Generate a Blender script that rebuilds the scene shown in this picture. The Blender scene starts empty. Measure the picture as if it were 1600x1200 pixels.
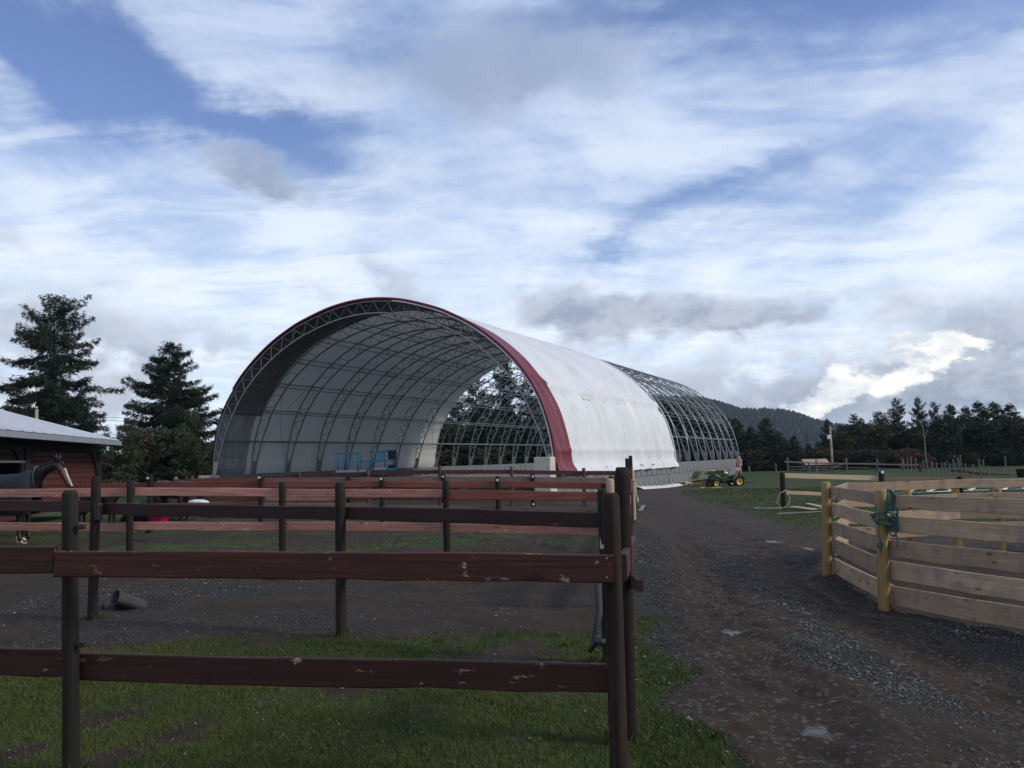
import bpy, math, random
import numpy as np
from mathutils import Vector, Matrix
random.seed(7)
RNG = np.random.default_rng(11)
C = bpy.context.scene.collection
SC = bpy.context.scene
PI = math.pi

# ------------------------------------------------------------------ camera
FPX = 1340.0                     # focal length in pixels of the 1600 px wide photograph
PITCH = math.atan(116 / FPX)
ROLL = math.radians(1.3)
EYE = Vector((0, 0, 1.6))
fwd = Vector((0, math.cos(PITCH), math.sin(PITCH)))
r0 = Vector((1, 0, 0)); u0 = r0.cross(fwd)
RIGHT = math.cos(ROLL) * r0 - math.sin(ROLL) * u0
UP = math.sin(ROLL) * r0 + math.cos(ROLL) * u0
cam_data = bpy.data.cameras.new('camera')
cam = bpy.data.objects.new('camera', cam_data); C.objects.link(cam)
cam_data.sensor_width = 36; cam_data.lens = FPX / 1600 * 36
cam_data.clip_start = 0.05; cam_data.clip_end = 6000
cam.matrix_world = Matrix(((RIGHT.x, UP.x, -fwd.x, EYE.x), (RIGHT.y, UP.y, -fwd.y, EYE.y),
                           (RIGHT.z, UP.z, -fwd.z, EYE.z), (0, 0, 0, 1)))
SC.camera = cam

def ray(x, y):
    return fwd * FPX + RIGHT * (x - 800) + UP * (600 - y)
def W(x, y, Z):
    """world point seen at photo pixel x,y at depth Z (metres north of the viewer)"""
    d = ray(x, y)
    return EYE + d * (Z / d.y)
def azel(x, y):
    d = ray(x, y).normalized()
    return math.atan2(d.x, d.y), math.asin(d.z)

# ------------------------------------------------------------------ world, sun, exposure
SUN_EL = math.radians(34); SUN_AZ = math.radians(104)      # azimuth clockwise from the view direction
world = bpy.data.worlds.new('World'); SC.world = world; world.use_nodes = True
nt = world.node_tree; nt.nodes.clear()
def N(t, **kw):
    n = nt.nodes.new(t)
    for k, v in kw.items():
        setattr(n, k, v)
    return n
def L(a, b): nt.links.new(a, b)
def M(op, a, b=None, c=None, clamp=False):
    n = N('ShaderNodeMath', operation=op); n.use_clamp = clamp
    for i, v in enumerate((a, b, c)):
        if v is None: continue
        if isinstance(v, (int, float)): n.inputs[i].default_value = v
        else: L(v, n.inputs[i])
    return n.outputs[0]
def sstep(v, a, b):
    n = N('ShaderNodeMapRange', interpolation_type='SMOOTHSTEP')
    L(v, n.inputs[0]); n.inputs[1].default_value = a; n.inputs[2].default_value = b
    return n.outputs[0]
def mixc(f, a, b):
    n = N('ShaderNodeMix', data_type='RGBA')
    if isinstance(f, (int, float)): n.inputs[0].default_value = f
    else: L(f, n.inputs[0])
    for i, v in ((6, a), (7, b)):
        if isinstance(v, tuple): n.inputs[i].default_value = v
        else: L(v, n.inputs[i])
    return n.outputs[2]
def srgb(r, g, b):
    f = lambda c: (c / 255 / 12.92) if c / 255 <= .04045 else ((c / 255 + .055) / 1.055) ** 2.4
    return (f(r), f(g), f(b), 1)
tc = N('ShaderNodeTexCoord'); sep = N('ShaderNodeSeparateXYZ'); L(tc.outputs['Generated'], sep.inputs[0])
az = M('ARCTAN2', sep.outputs[0], sep.outputs[1]); el = M('ARCSINE', sep.outputs[2])
# cloud sheet coordinates: the direction met with a flat layer overhead
zz = M('ADD', M('MAXIMUM', sep.outputs[2], 0.0), 0.16)
cx = M('DIVIDE', sep.outputs[0], zz); cy = M('DIVIDE', sep.outputs[1], zz)
cp = N('ShaderNodeCombineXYZ'); L(cx, cp.inputs[0]); L(cy, cp.inputs[1])
def noise(vec, scale, detail=6, rough=.55, dist=0, rot=0, stretch=(1, 1, 1), loc=(0, 0, 0)):
    mp = N('ShaderNodeMapping'); L(vec, mp.inputs[0]); mp.inputs['Rotation'].default_value = (0, 0, rot)
    mp.inputs['Scale'].default_value = stretch; mp.inputs['Location'].default_value = loc
    n = N('ShaderNodeTexNoise'); L(mp.outputs[0], n.inputs['Vector'])
    n.inputs['Scale'].default_value = scale; n.inputs['Detail'].default_value = detail
    n.inputs['Roughness'].default_value = rough; n.inputs['Distortion'].default_value = dist
    return n.outputs[0]
ae = N('ShaderNodeCombineXYZ'); L(az, ae.inputs[0]); L(M('MULTIPLY', el, 1.6), ae.inputs[1])
AE = ae.outputs[0]; CP = cp.outputs[0]
cirrus = noise(CP, 1.5, 9, .62, .5, rot=.5, stretch=(1.5, .7, 1))
cirrus2 = noise(CP, 4.5, 7, .6, .6, rot=-.7, stretch=(.7, 1.5, 1), loc=(3, 1, 0))
fib = noise(CP, 3.0, 10, .62, .45, rot=.95, stretch=(.75, 1.7, 1), loc=(1, 4, 0))
fib2 = noise(CP, 2.4, 10, .60, .4, rot=-.45, stretch=(.75, 1.6, 1), loc=(7, 2, 0))
warp = noise(AE, 5, 5, .6, 0)
cum = noise(AE, 6.5, 10, .62, .15, loc=(2.3, .4, 0))
cumf = noise(AE, 16, 8, .62, .2, loc=(.3, 1.4, 0))
waz = M('ADD', az, M('MULTIPLY', M('SUBTRACT', warp, .5), .16))
wel = M('ADD', el, M('MULTIPLY', M('SUBTRACT', cum, .5), .14))
def blobs(lst):
    tot = None
    for (x, y, sx, sy, rot, w) in lst:
        a, e = azel(x, y)
        sx, sy = sx / FPX, sy / FPX; rr = math.radians(rot); c, s = math.cos(rr), math.sin(rr)
        da = M('SUBTRACT', waz, a); de = M('SUBTRACT', wel, e)
        p = M('DIVIDE', M('ADD', M('MULTIPLY', da, c), M('MULTIPLY', de, s)), sx)
        q = M('DIVIDE', M('SUBTRACT', M('MULTIPLY', de, c), M('MULTIPLY', da, s)), sy)
        r2 = M('ADD', M('MULTIPLY', p, p), M('MULTIPLY', q, q))
        g = M('MULTIPLY', M('EXPONENT', M('MULTIPLY', r2, -1)), w)
        tot = g if tot is None else M('ADD', tot, g)
    return tot
BLUE = [(60, 85, 210, 50, -28, 1.15), (300, 165, 240, 48, -22, 1.1), (20, 180, 90, 30, -10, .5), (490, 215, 110, 45, -10, .8), (560, 40, 80, 60, 0, .35),
        (960, 25, 260, 40, 0, .9), (1330, 20, 300, 60, 0, .7), (1530, 60, 160, 50, 10, .4), (1180, 285, 160, 26, 14, .8), (1290, 330, 200, 60, 5, .45),
        (1000, 350, 90, 30, 20, .35), (930, 385, 60, 14, 0, .55), (850, 440, 70, 18, 10, .55), (190, 385, 110, 22, -5, .35),
        (150, 40, 200, 40, -20, .35), (310, 600, 120, 60, 0, .35), (1500, 190, 150, 40, 20, .2), (1150, 560, 80, 16, 0, .2)]
GREY = [(760, 120, 240, 80, 0, 1.0), (880, 50, 160, 60, 0, .4), (430, 272, 75, 36, -5, 1.0), (330, 250, 70, 30, 0, .4), (650, 500, 80, 16, 0, .45), (600, 425, 90, 28, -25, .55),
        (915, 470, 110, 32, -8, .85), (1060, 480, 120, 32, 0, .5), (1250, 470, 160, 26, 0, .45), (1520, 500, 160, 50, 0, .55), (1080, 520, 100, 40, 0, .3),
        (60, 480, 110, 55, 0, .55), (200, 550, 110, 45, 0, .55), (30, 365, 50, 24, 0, .5), (230, 440, 60, 20, 0, .3),
        (1350, 655, 350, 60, 0, .6), (1150, 610, 200, 40, 0, .4), (1560, 600, 120, 60, 0, .4), (480, 455, 60, 16, -20, .35), (330, 540, 80, 20, 10, .3)]
WHITE = [(1300, 612, 52, 20, 42, 1.35), (1250, 646, 50, 13, 25, 1.3), (1375, 578, 55, 15, 22, .75), (1470, 545, 70, 13, 8, .7), (1520, 530, 40, 14, 0, .5), (1180, 520, 60, 18, 0, .3)]
bl = blobs(BLUE); gr = blobs(GREY); wh = blobs(WHITE)
nis = N('ShaderNodeTexSky', sky_type='NISHITA'); nis.sun_disc = False
nis.sun_elevation = SUN_EL; nis.sun_rotation = SUN_AZ; nis.air_density = 1.0; nis.dust_density = .6; nis.ozone_density = 1.4
b1 = N('ShaderNodeBackground'); nh = N('ShaderNodeHueSaturation'); L(nis.outputs[0], nh.inputs['Color']); nh.inputs['Hue'].default_value = .516; nh.inputs['Saturation'].default_value = 1.12; nh.inputs['Value'].default_value = .92; L(nh.outputs[0], b1.inputs[0]); b1.inputs[1].default_value = .15
# cover of cloud 0..1
hgt = sstep(el, 0.0, .55)
side = sstep(az, -.25, .15)
fb = M('ADD', M('MULTIPLY', fib2, side), M('MULTIPLY', fib, M('SUBTRACT', 1, side)))
cir = M('ADD', M('ADD', M('MULTIPLY', cirrus, .45), M('MULTIPLY', cirrus2, .25)), M('MULTIPLY', fb, .60))
cover = M('SUBTRACT', M('ADD', M('MULTIPLY', M('SUBTRACT', cir, .65), 2.5), 1.0), M('MULTIPLY', bl, .95))
cover = M('ADD', cover, M('ADD', M('MULTIPLY', gr, .7), M('MULTIPLY', wh, 1.0)))
cover = M('SUBTRACT', cover, M('MULTIPLY', hgt, .36))
cover = sstep(cover, -.35, 1.0)
fbs = sstep(M('ADD', M('MULTIPLY', fb, .6), M('MULTIPLY', cirrus, .4)), .38, .62)
white = mixc(hgt, mixc(fbs, srgb(206, 221, 240), srgb(232, 239, 247)), mixc(fbs, srgb(146, 168, 208), srgb(182, 196, 220)))
lowband = M('SUBTRACT', 1, sstep(el, .02, .24))
tex = M('ADD', M('MULTIPLY', cum, .5), M('MULTIPLY', cumf, .5))
gmask = M('ADD', M('MULTIPLY', gr, .95), M('MULTIPLY', M('SUBTRACT', tex, .5), M('ADD', .9, M('MULTIPLY', lowband, 4.2))))
gmask = M('ADD', gmask, M('MULTIPLY', lowband, .34))
gmask = sstep(gmask, .12, .95)
grey = mixc(hgt, mixc(sstep(cumf, .4, .62), srgb(146, 156, 172), srgb(184, 190, 200)), srgb(142, 158, 188))
ccol = mixc(gmask, white, grey)
wmask = sstep(M('ADD', M('MULTIPLY', wh, 1.25), M('MULTIPLY', M('SUBTRACT', cumf, .5), M('MINIMUM', M('MULTIPLY', wh, 7.0), 4.0))), .35, 1.15)
wshade = sstep(M('ADD', M('MULTIPLY', cumf, .75), M('MULTIPLY', cum, .35)), .38, .68)
ccol = mixc(wmask, ccol, mixc(wshade, srgb(178, 188, 202), srgb(246, 245, 240)))
b2 = N('ShaderNodeBackground'); L(ccol, b2.inputs[0]); b2.inputs[1].default_value = 1.12
mx = N('ShaderNodeMixShader'); L(cover, mx.inputs[0]); L(b1.outputs[0], mx.inputs[1]); L(b2.outputs[0], mx.inputs[2])
wo = N('ShaderNodeOutputWorld'); L(mx.outputs[0], wo.inputs[0])
try:
    world.cycles.sampling_method = 'MANUAL'; world.cycles.sample_map_resolution = 512
except Exception: pass

sun_d = bpy.data.lights.new('sun', 'SUN'); sun = bpy.data.objects.new('sun', sun_d); C.objects.link(sun)
sun_d.energy = 2.1; sun_d.angle = math.radians(10); sun_d.color = (1, .90, .77)
sdir = Vector((math.sin(SUN_AZ) * math.cos(SUN_EL), math.cos(SUN_AZ) * math.cos(SUN_EL), math.sin(SUN_EL)))
sun.rotation_euler = sdir.to_track_quat('Z', 'Y').to_euler(); sun.location = (30, 0, 40)
SC.view_settings.view_transform = 'Standard'; SC.view_settings.look = 'None'
SC.view_settings.gamma = 1; SC.view_settings.use_curve_mapping = False; SC.view_settings.exposure = 0.18

# ------------------------------------------------------------------ materials
def new_mat(name):
    m = bpy.data.materials.new(name); m.use_nodes = True
    return m, m.node_tree, m.node_tree.nodes['Principled BSDF']
class NB:
    """small helper round one node tree"""
    def __init__(s, tree): s.t = tree
    def n(s, t, **kw):
        x = s.t.nodes.new(t)
        for k, v in kw.items(): setattr(x, k, v)
        return x
    def l(s, a, b): s.t.links.new(a, b)
    def noise(s, vec, scale, detail=4, rough=.55, stretch=(1, 1, 1), dist=0):
        mp = s.n('ShaderNodeMapping'); s.l(vec, mp.inputs[0]); mp.inputs['Scale'].default_value = stretch
        x = s.n('ShaderNodeTexNoise'); s.l(mp.outputs[0], x.inputs['Vector'])
        x.inputs['Scale'].default_value = scale; x.inputs['Detail'].default_value = detail
        x.inputs['Roughness'].default_value = rough; x.inputs['Distortion'].default_value = dist
        return x.outputs[0]
    def ss(s, v, a, b):
        x = s.n('ShaderNodeMapRange', interpolation_type='SMOOTHSTEP'); s.l(v, x.inputs[0])
        x.inputs[1].default_value = a; x.inputs[2].default_value = b
        return x.outputs[0]
    def mix(s, f, a, b, blend='MIX'):
        x = s.n('ShaderNodeMix', data_type='RGBA', blend_type=blend)
        if isinstance(f, (int, float)): x.inputs[0].default_value = f
        else: s.l(f, x.inputs[0])
        for i, v in ((6, a), (7, b)):
            if isinstance(v, tuple): x.inputs[i].default_value = (v + (1,))[:4]
            else: s.l(v, x.inputs[i])
        return x.outputs[2]
    def m(s, op, a, b=None, clamp=False):
        x = s.n('ShaderNodeMath', operation=op); x.use_clamp = clamp
        for i, v in enumerate((a, b)):
            if v is None: continue
            if isinstance(v, (int, float)): x.inputs[i].default_value = v
            else: s.l(v, x.inputs[i])
        return x.outputs[0]
    def bump(s, h, strength, dist, bsdf):
        x = s.n('ShaderNodeBump'); x.inputs['Strength'].default_value = strength; x.inputs['Distance'].default_value = dist
        s.l(h, x.inputs['Height']); s.l(x.outputs[0], bsdf.inputs['Normal'])

def wood(name, base, dark, pale=None, peel=.0, rough=.75, along=0, knots=.5, stain=None, top=None):
    m, t, b = new_mat(name); k = NB(t)
    tcn = k.n('ShaderNodeTexCoord'); oi = k.n('ShaderNodeObjectInfo')
    add = k.n('ShaderNodeVectorMath', operation='ADD'); k.l(tcn.outputs['Object'], add.inputs[0])
    sc = k.n('ShaderNodeVectorMath', operation='SCALE'); k.l(oi.outputs['Random'], sc.inputs['Scale']); sc.inputs[0].default_value = (37, 11, 5)
    k.l(sc.outputs[0], add.inputs[1]); v = add.outputs[0]
    st = [60, 60, 60]; st[along] = 1.6
    st2 = [9, 9, 9]; st2[along] = 1.2
    g = k.noise(v, 1, 6, .6, tuple(st), .3)
    g2 = k.noise(v, 1, 5, .6, tuple(st2), .6)
    col = k.mix(k.ss(g, .3, .7), dark, base)
    col = k.mix(k.m('MULTIPLY', k.ss(g2, .4, .75), .55), col, dark)
    if stain is not None:
        g3 = k.noise(v, 2.2, 6, .7, (1, 1, 1), .8)
        g4 = k.noise(v, 1, 4, .6, (7, 3, 3) if along == 0 else (3, 3, 7))
        col = k.mix(k.ss(k.m('ADD', k.m('MULTIPLY', g3, .6), k.m('MULTIPLY', g4, .4)), .44, .66), col, stain)
    if knots:
        vo = k.n('ShaderNodeTexVoronoi'); mp = k.n('ShaderNodeMapping'); k.l(v, mp.inputs[0])
        ks = [7, 7, 7]; ks[along] = 2.6; mp.inputs['Scale'].default_value = tuple(ks)
        k.l(mp.outputs[0], vo.inputs['Vector']); vo.inputs['Scale'].default_value = 1
        kn = k.m('SUBTRACT', 1, k.ss(vo.outputs['Distance'], .05, .17))
        col = k.mix(k.m('MULTIPLY', kn, knots), col, tuple(c * .35 for c in dark[:3]))
    if pale is not None and peel > 0:
        p = k.noise(v, 7, 10, .72, (1, 2.2, 2.2) if along == 0 else (2.2, 2.2, 1), .3)
        col = k.mix(k.ss(p, .70 - peel * .25, .74 - peel * .2), col, pale)
    hue = k.n('ShaderNodeHueSaturation'); k.l(col, hue.inputs['Color'])
    mr = k.n('ShaderNodeMapRange'); k.l(oi.outputs['Random'], mr.inputs[0]); mr.inputs[3].default_value = .78; mr.inputs[4].default_value = 1.2
    k.l(mr.outputs[0], hue.inputs['Value'])
    k.l(hue.outputs[0], b.inputs['Base Color']); b.inputs['Roughness'].default_value = rough
    b.inputs['Specular IOR Level'].default_value = .25
    k.bump(k.m('ADD', g, k.m('MULTIPLY', g2, .6)), .6, .004, b)
    return m
MAT = {}
MAT['maroon'] = wood('dark_maroon_paint', (.064, .020, .014), (.030, .010, .008), (.34, .23, .17), .40, .6, knots=.7)
MAT['brownrail'] = wood('dark_brown_stain', (.055, .025, .020), (.030, .014, .012), (.3, .22, .18), .22, .7, knots=.35)
MAT['salmon'] = wood('faded_red_stain', (.47, .235, .175), (.27, .115, .085), (.52, .42, .34), .42, .8, knots=.6)  # much paler, pinker red than the other red rails
MAT['redrail'] = wood('red_stained_board', (.25, .075, .052), (.11, .040, .032), (.36, .25, .2), .15, .75, knots=.4)
MAT['greyrail'] = wood('grey_pink_board', (.21, .155, .13), (.13, .075, .06), (.36, .3, .27), .3, .8, knots=.4)
MAT['farred'] = wood('dark_red_board', (.11, .045, .040), (.06, .025, .023), None, 0, .8, knots=.2)
MAT['post'] = wood('dark_post_wood', (.026, .017, .012), (.012, .009, .007), (.30, .17, .08), .0, .85, along=2, knots=0)
MAT['postworn'] = wood('worn_post_wood', (.030, .018, .012), (.013, .009, .007), (.33, .19, .075), .26, .85, along=2, knots=0)
MAT['greypost'] = wood('grey_green_post', (.026, .022, .017), (.012, .011, .009), None, 0, .9, along=2, knots=0)
MAT['ochre'] = wood('treated_yellow_post', (.42, .28, .11), (.29, .18, .07), None, 0, .75, along=2, knots=.5)
MAT['tan'] = wood('new_tan_board', (.46, .335, .205), (.32, .215, .13), None, 0, .8, knots=.9, stain=(.235, .18, .15))
MAT['palewood'] = wood('pale_board', (.50, .39, .26), (.38, .28, .17), None, 0, .8, knots=.5)
MAT['greywood'] = wood('weathered_grey_wood', (.22, .205, .18), (.14, .13, .12), None, 0, .9, knots=.2)
MAT['greywoodz'] = wood('weathered_grey_post', (.17, .155, .135), (.10, .095, .085), None, 0, .9, along=2, knots=0)
MAT['barnboard'] = wood('barn_red_board', (.085, .024, .020), (.045, .014, .013), None, 0, .75, knots=.1)
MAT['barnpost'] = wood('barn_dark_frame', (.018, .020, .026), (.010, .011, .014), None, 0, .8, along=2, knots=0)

def plain(name, col, rough=.6, metal=0, var=.25, scale=3, spec=.4, bump=0, col2=None):
    m, t, b = new_mat(name); k = NB(t); tcn = k.n('ShaderNodeTexCoord')
    n = k.noise(tcn.outputs['Object'], scale, 7, .65)
    c2 = col2 if col2 else tuple(c * (1 - var) for c in col)
    k.l(k.mix(k.ss(n, .35, .68), col, c2), b.inputs['Base Color'])
    b.inputs['Roughness'].default_value = rough; b.inputs['Metallic'].default_value = metal
    b.inputs['Specular IOR Level'].default_value = spec
    if bump: k.bump(k.noise(tcn.outputs['Object'], scale * 9, 4, .6), bump, .01, b)
    return m
MAT['galv'] = plain('galvanised_steel', (.30, .315, .315), .45, .6, .25, 2)
MAT['concrete'] = plain('grey_concrete', (.20, .215, .215), .9, 0, .42, 1.7, .2, .4)
MAT['concream'] = plain('cream_concrete', (.56, .53, .44), .9, 0, .22, 1.7, .2, .3)
MAT['hook'] = plain('dark_gap', (.05, .05, .05), .9)
MAT['black'] = plain('black_plastic', (.012, .012, .013), .5)
MAT['rubber'] = plain('black_rubber', (.030, .031, .030), .75, 0, .4, 5, .3, .2, (.042, .042, .037))
MAT['white'] = plain('white_plastic', (.75, .76, .78), .5)
MAT['roofmetal'] = plain('grey_white_roof', (.53, .55, .60), .5, .1, .1, .6)
MAT['fascia'] = plain('grey_gutter', (.27, .29, .33), .5, .1, .15)
MAT['blue'] = plain('sky_blue_paint', (.14, .46, .66), .5, 0, .3, 4)
MAT['darkblue'] = plain('navy_paint', (.012, .03, .09), .5)
MAT['green'] = plain('tractor_green', (.014, .055, .022), .32, 0, .25, 4, .5)
MAT['yellow'] = plain('wheel_yellow', (.62, .44, .06), .45, 0, .2, 5)
MAT['hose'] = plain('yellow_strap', (.50, .36, .035), .6, 0, .3, 3)
MAT['dirtybucket'] = plain('dusty_bucket_metal', (.24, .25, .16), .7, .2, .4, 5)
MAT['tyre'] = plain('tyre_rubber', (.02, .019, .018), .8, 0, .3, 6, .2, .4)
MAT['orange'] = plain('orange_tan_paint', (.62, .30, .16), .6)
MAT['redlamp'] = plain('red_plastic', (.42, .03, .03), .4)
MAT['pink'] = plain('pink_red_plastic', (.70, .022, .14), .45, 0, .15, 5)
MAT['cream'] = plain('cream_cloth', (.60, .54, .34), .9, 0, .35, 14)
MAT['rope'] = plain('teal_rope', (.012, .12, .10), .7, 0, .4, 30)
MAT['whiterope'] = plain('dirty_white_hose', (.36, .34, .27), .6, 0, .3, 8)
MAT['wire'] = plain('power_wire', (.03, .03, .035), .6)
MAT['bark'] = plain('bark', (.075, .055, .042), .95, 0, .5, 6, .1, .5)
MAT['palebark'] = plain('pale_trunk', (.24, .21, .18), .95, 0, .3, 3, .1)
MAT['polewood'] = plain('utility_pole_wood', (.36, .33, .27), .9, 0, .3, 2, .1)
MAT['shedroof'] = plain('pink_tan_roof', (.36, .24, .18), .8, 0, .2, 2)
MAT['shedwall'] = plain('shed_wall', (.11, .10, .085), .9)
MAT['bag'] = plain('white_sheet', (.72, .74, .76), .5)
MAT['tarp'] = plain('navy_tarp', (.014, .015, .020), .8)
MAT['blaze'] = plain('white_hair', (.42, .40, .38), .8)

def leafmat(name, a, b_, tint=.5):
    m, t, b = new_mat(name); k = NB(t)
    at = k.n('ShaderNodeAttribute', attribute_name='rnd'); oi = k.n('ShaderNodeObjectInfo')
    col = k.mix(at.outputs['Fac'], a, b_)
    hue = k.n('ShaderNodeHueSaturation'); k.l(col, hue.inputs['Color'])
    mr = k.n('ShaderNodeMapRange'); k.l(oi.outputs['Random'], mr.inputs[0]); mr.inputs[3].default_value = .75; mr.inputs[4].default_value = 1.3
    k.l(mr.outputs[0], hue.inputs['Value'])
    k.l(hue.outputs[0], b.inputs['Base Color']); b.inputs['Roughness'].default_value = .7
    b.inputs['Specular IOR Level'].default_value = .25
    return m
MAT['fir'] = leafmat('fir_needles', (.012, .021, .012), (.030, .041, .021))
MAT['cedar'] = leafmat('cedar_leaf', (.030, .050, .020), (.075, .085, .035))
MAT['hedge'] = leafmat('dark_hedge_leaf', (.018, .034, .020), (.050, .060, .030))
MAT['brownish'] = leafmat('olive_brown_leaf', (.035, .042, .020), (.085, .070, .036))
MAT['redbush'] = leafmat('red_brown_twigs', (.085, .040, .034), (.14, .070, .055))
MAT['grass'] = leafmat('grass_blades', (.030, .046, .007), (.082, .086, .015))
MAT['stone'] = leafmat('gravel_stones', (.048, .045, .040), (.33, .32, .295))
MAT['hillforest'] = leafmat('hill_forest', (.016, .026, .026), (.030, .040, .034))

# fabric of the cover: white, a little light comes through
def fabric(name, col, col2, trans, inner=None):
    m, t, b = new_mat(name); k = NB(t); tcn = k.n('ShaderNodeTexCoord')
    n = k.noise(tcn.outputs['Object'], .5, 8, .7, (1, 1, .35))
    n2 = k.noise(tcn.outputs['Object'], 2.2, 6, .7, (1.5, 1.5, .3))
    f = k.ss(k.m('ADD', k.m('MULTIPLY', n, .6), k.m('MULTIPLY', n2, .4)), .40, .68)
    c = k.mix(f, col, col2)
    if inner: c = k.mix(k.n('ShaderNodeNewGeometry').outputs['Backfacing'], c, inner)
    k.l(c, b.inputs['Base Color'])
    b.inputs['Roughness'].default_value = .42; b.inputs['Specular IOR Level'].default_value = .35
    k.bump(n2, .35, .05, b)
    tr = k.n('ShaderNodeBsdfTranslucent'); k.l(c, tr.inputs[0])
    ms = k.n('ShaderNodeMixShader'); ms.inputs[0].default_value = trans
    out = t.nodes['Material Output']; k.l(b.outputs[0], ms.inputs[1]); k.l(tr.outputs[0], ms.inputs[2]); k.l(ms.outputs[0], out.inputs[0])
    return m
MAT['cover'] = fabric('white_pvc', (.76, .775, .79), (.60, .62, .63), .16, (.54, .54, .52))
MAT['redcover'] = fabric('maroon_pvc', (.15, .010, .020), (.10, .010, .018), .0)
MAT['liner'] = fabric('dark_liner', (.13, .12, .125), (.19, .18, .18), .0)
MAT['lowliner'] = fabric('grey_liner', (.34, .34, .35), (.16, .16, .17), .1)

# ------------------------------------------------------------------ noise and ground shape in numpy
def _hash(ix, iy, s):
    h = (ix.astype(np.int64) * 374761393 + iy.astype(np.int64) * 668265263 + s * 1442695041) & 0xffffffff
    h = ((h ^ (h >> 13)) * 1274126177) & 0xffffffff
    return ((h ^ (h >> 16)) & 0xffff) / 65535.0
def vnoise(x, y, s=0):
    ix = np.floor(x); iy = np.floor(y); fx = x - ix; fy = y - iy
    fx = fx * fx * (3 - 2 * fx); fy = fy * fy * (3 - 2 * fy)
    a = _hash(ix, iy, s); b = _hash(ix + 1, iy, s); c = _hash(ix, iy + 1, s); d = _hash(ix + 1, iy + 1, s)
    return (a * (1 - fx) + b * fx) * (1 - fy) + (c * (1 - fx) + d * fx) * fy
def fbm(x, y, o=4, s=0):
    t = 0; a = .5; tot = 0
    for i in range(o):
        t = t + a * vnoise(x, y, s + i * 17); tot += a; x = x * 2.03 + 5.1; y = y * 2.03 + 1.7; a *= .55
    return t / tot
def S(a, b, t):
    t = np.clip((t - a) / (b - a), 0, 1); return t * t * (3 - 2 * t)
def macro(x, y):
    g = -.3 * np.maximum(S(13, 38, y), S(1.6, 4.6, x))
    g = g - .25 * S(42, 58, y) * S(4, 10, x)
    g = g + .9 * S(95, 220, y) * S(20, 60, x)
    return g
def interp(y, ys, vs): return np.interp(y, ys, vs)
def left_track(y): return interp(y, [2, 4.6, 7.8, 15, 30, 45], [1.5, 1.6, 1.95, 3.15, 4.7, 6.2])
def right_track(y): return interp(y, [2, 6, 9.3, 15, 22, 30, 45], [3.45, 3.57, 3.72, 4.5, 5.2, 6.1, 7.6])
PEN = [(9.0, 5.2), (6.9, 5.6), (5.55, 7.75), (4.48, 10.4), (4.85, 13.2), (5.95, 15.5), (8.2, 16.0), (10.6, 15.7), (13, 14)]
def in_pen(x, y):
    inside = np.zeros(x.shape, bool); P = PEN + [(13, 5)]
    j = len(P) - 1
    for i in range(len(P)):
        xi, yi = P[i]; xj, yj = P[j]
        cond = ((yi > y) != (yj > y)) & (x < (xj - xi) * (y - yi) / (yj - yi + 1e-9) + xi)
        inside ^= cond; j = i
    return inside
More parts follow.
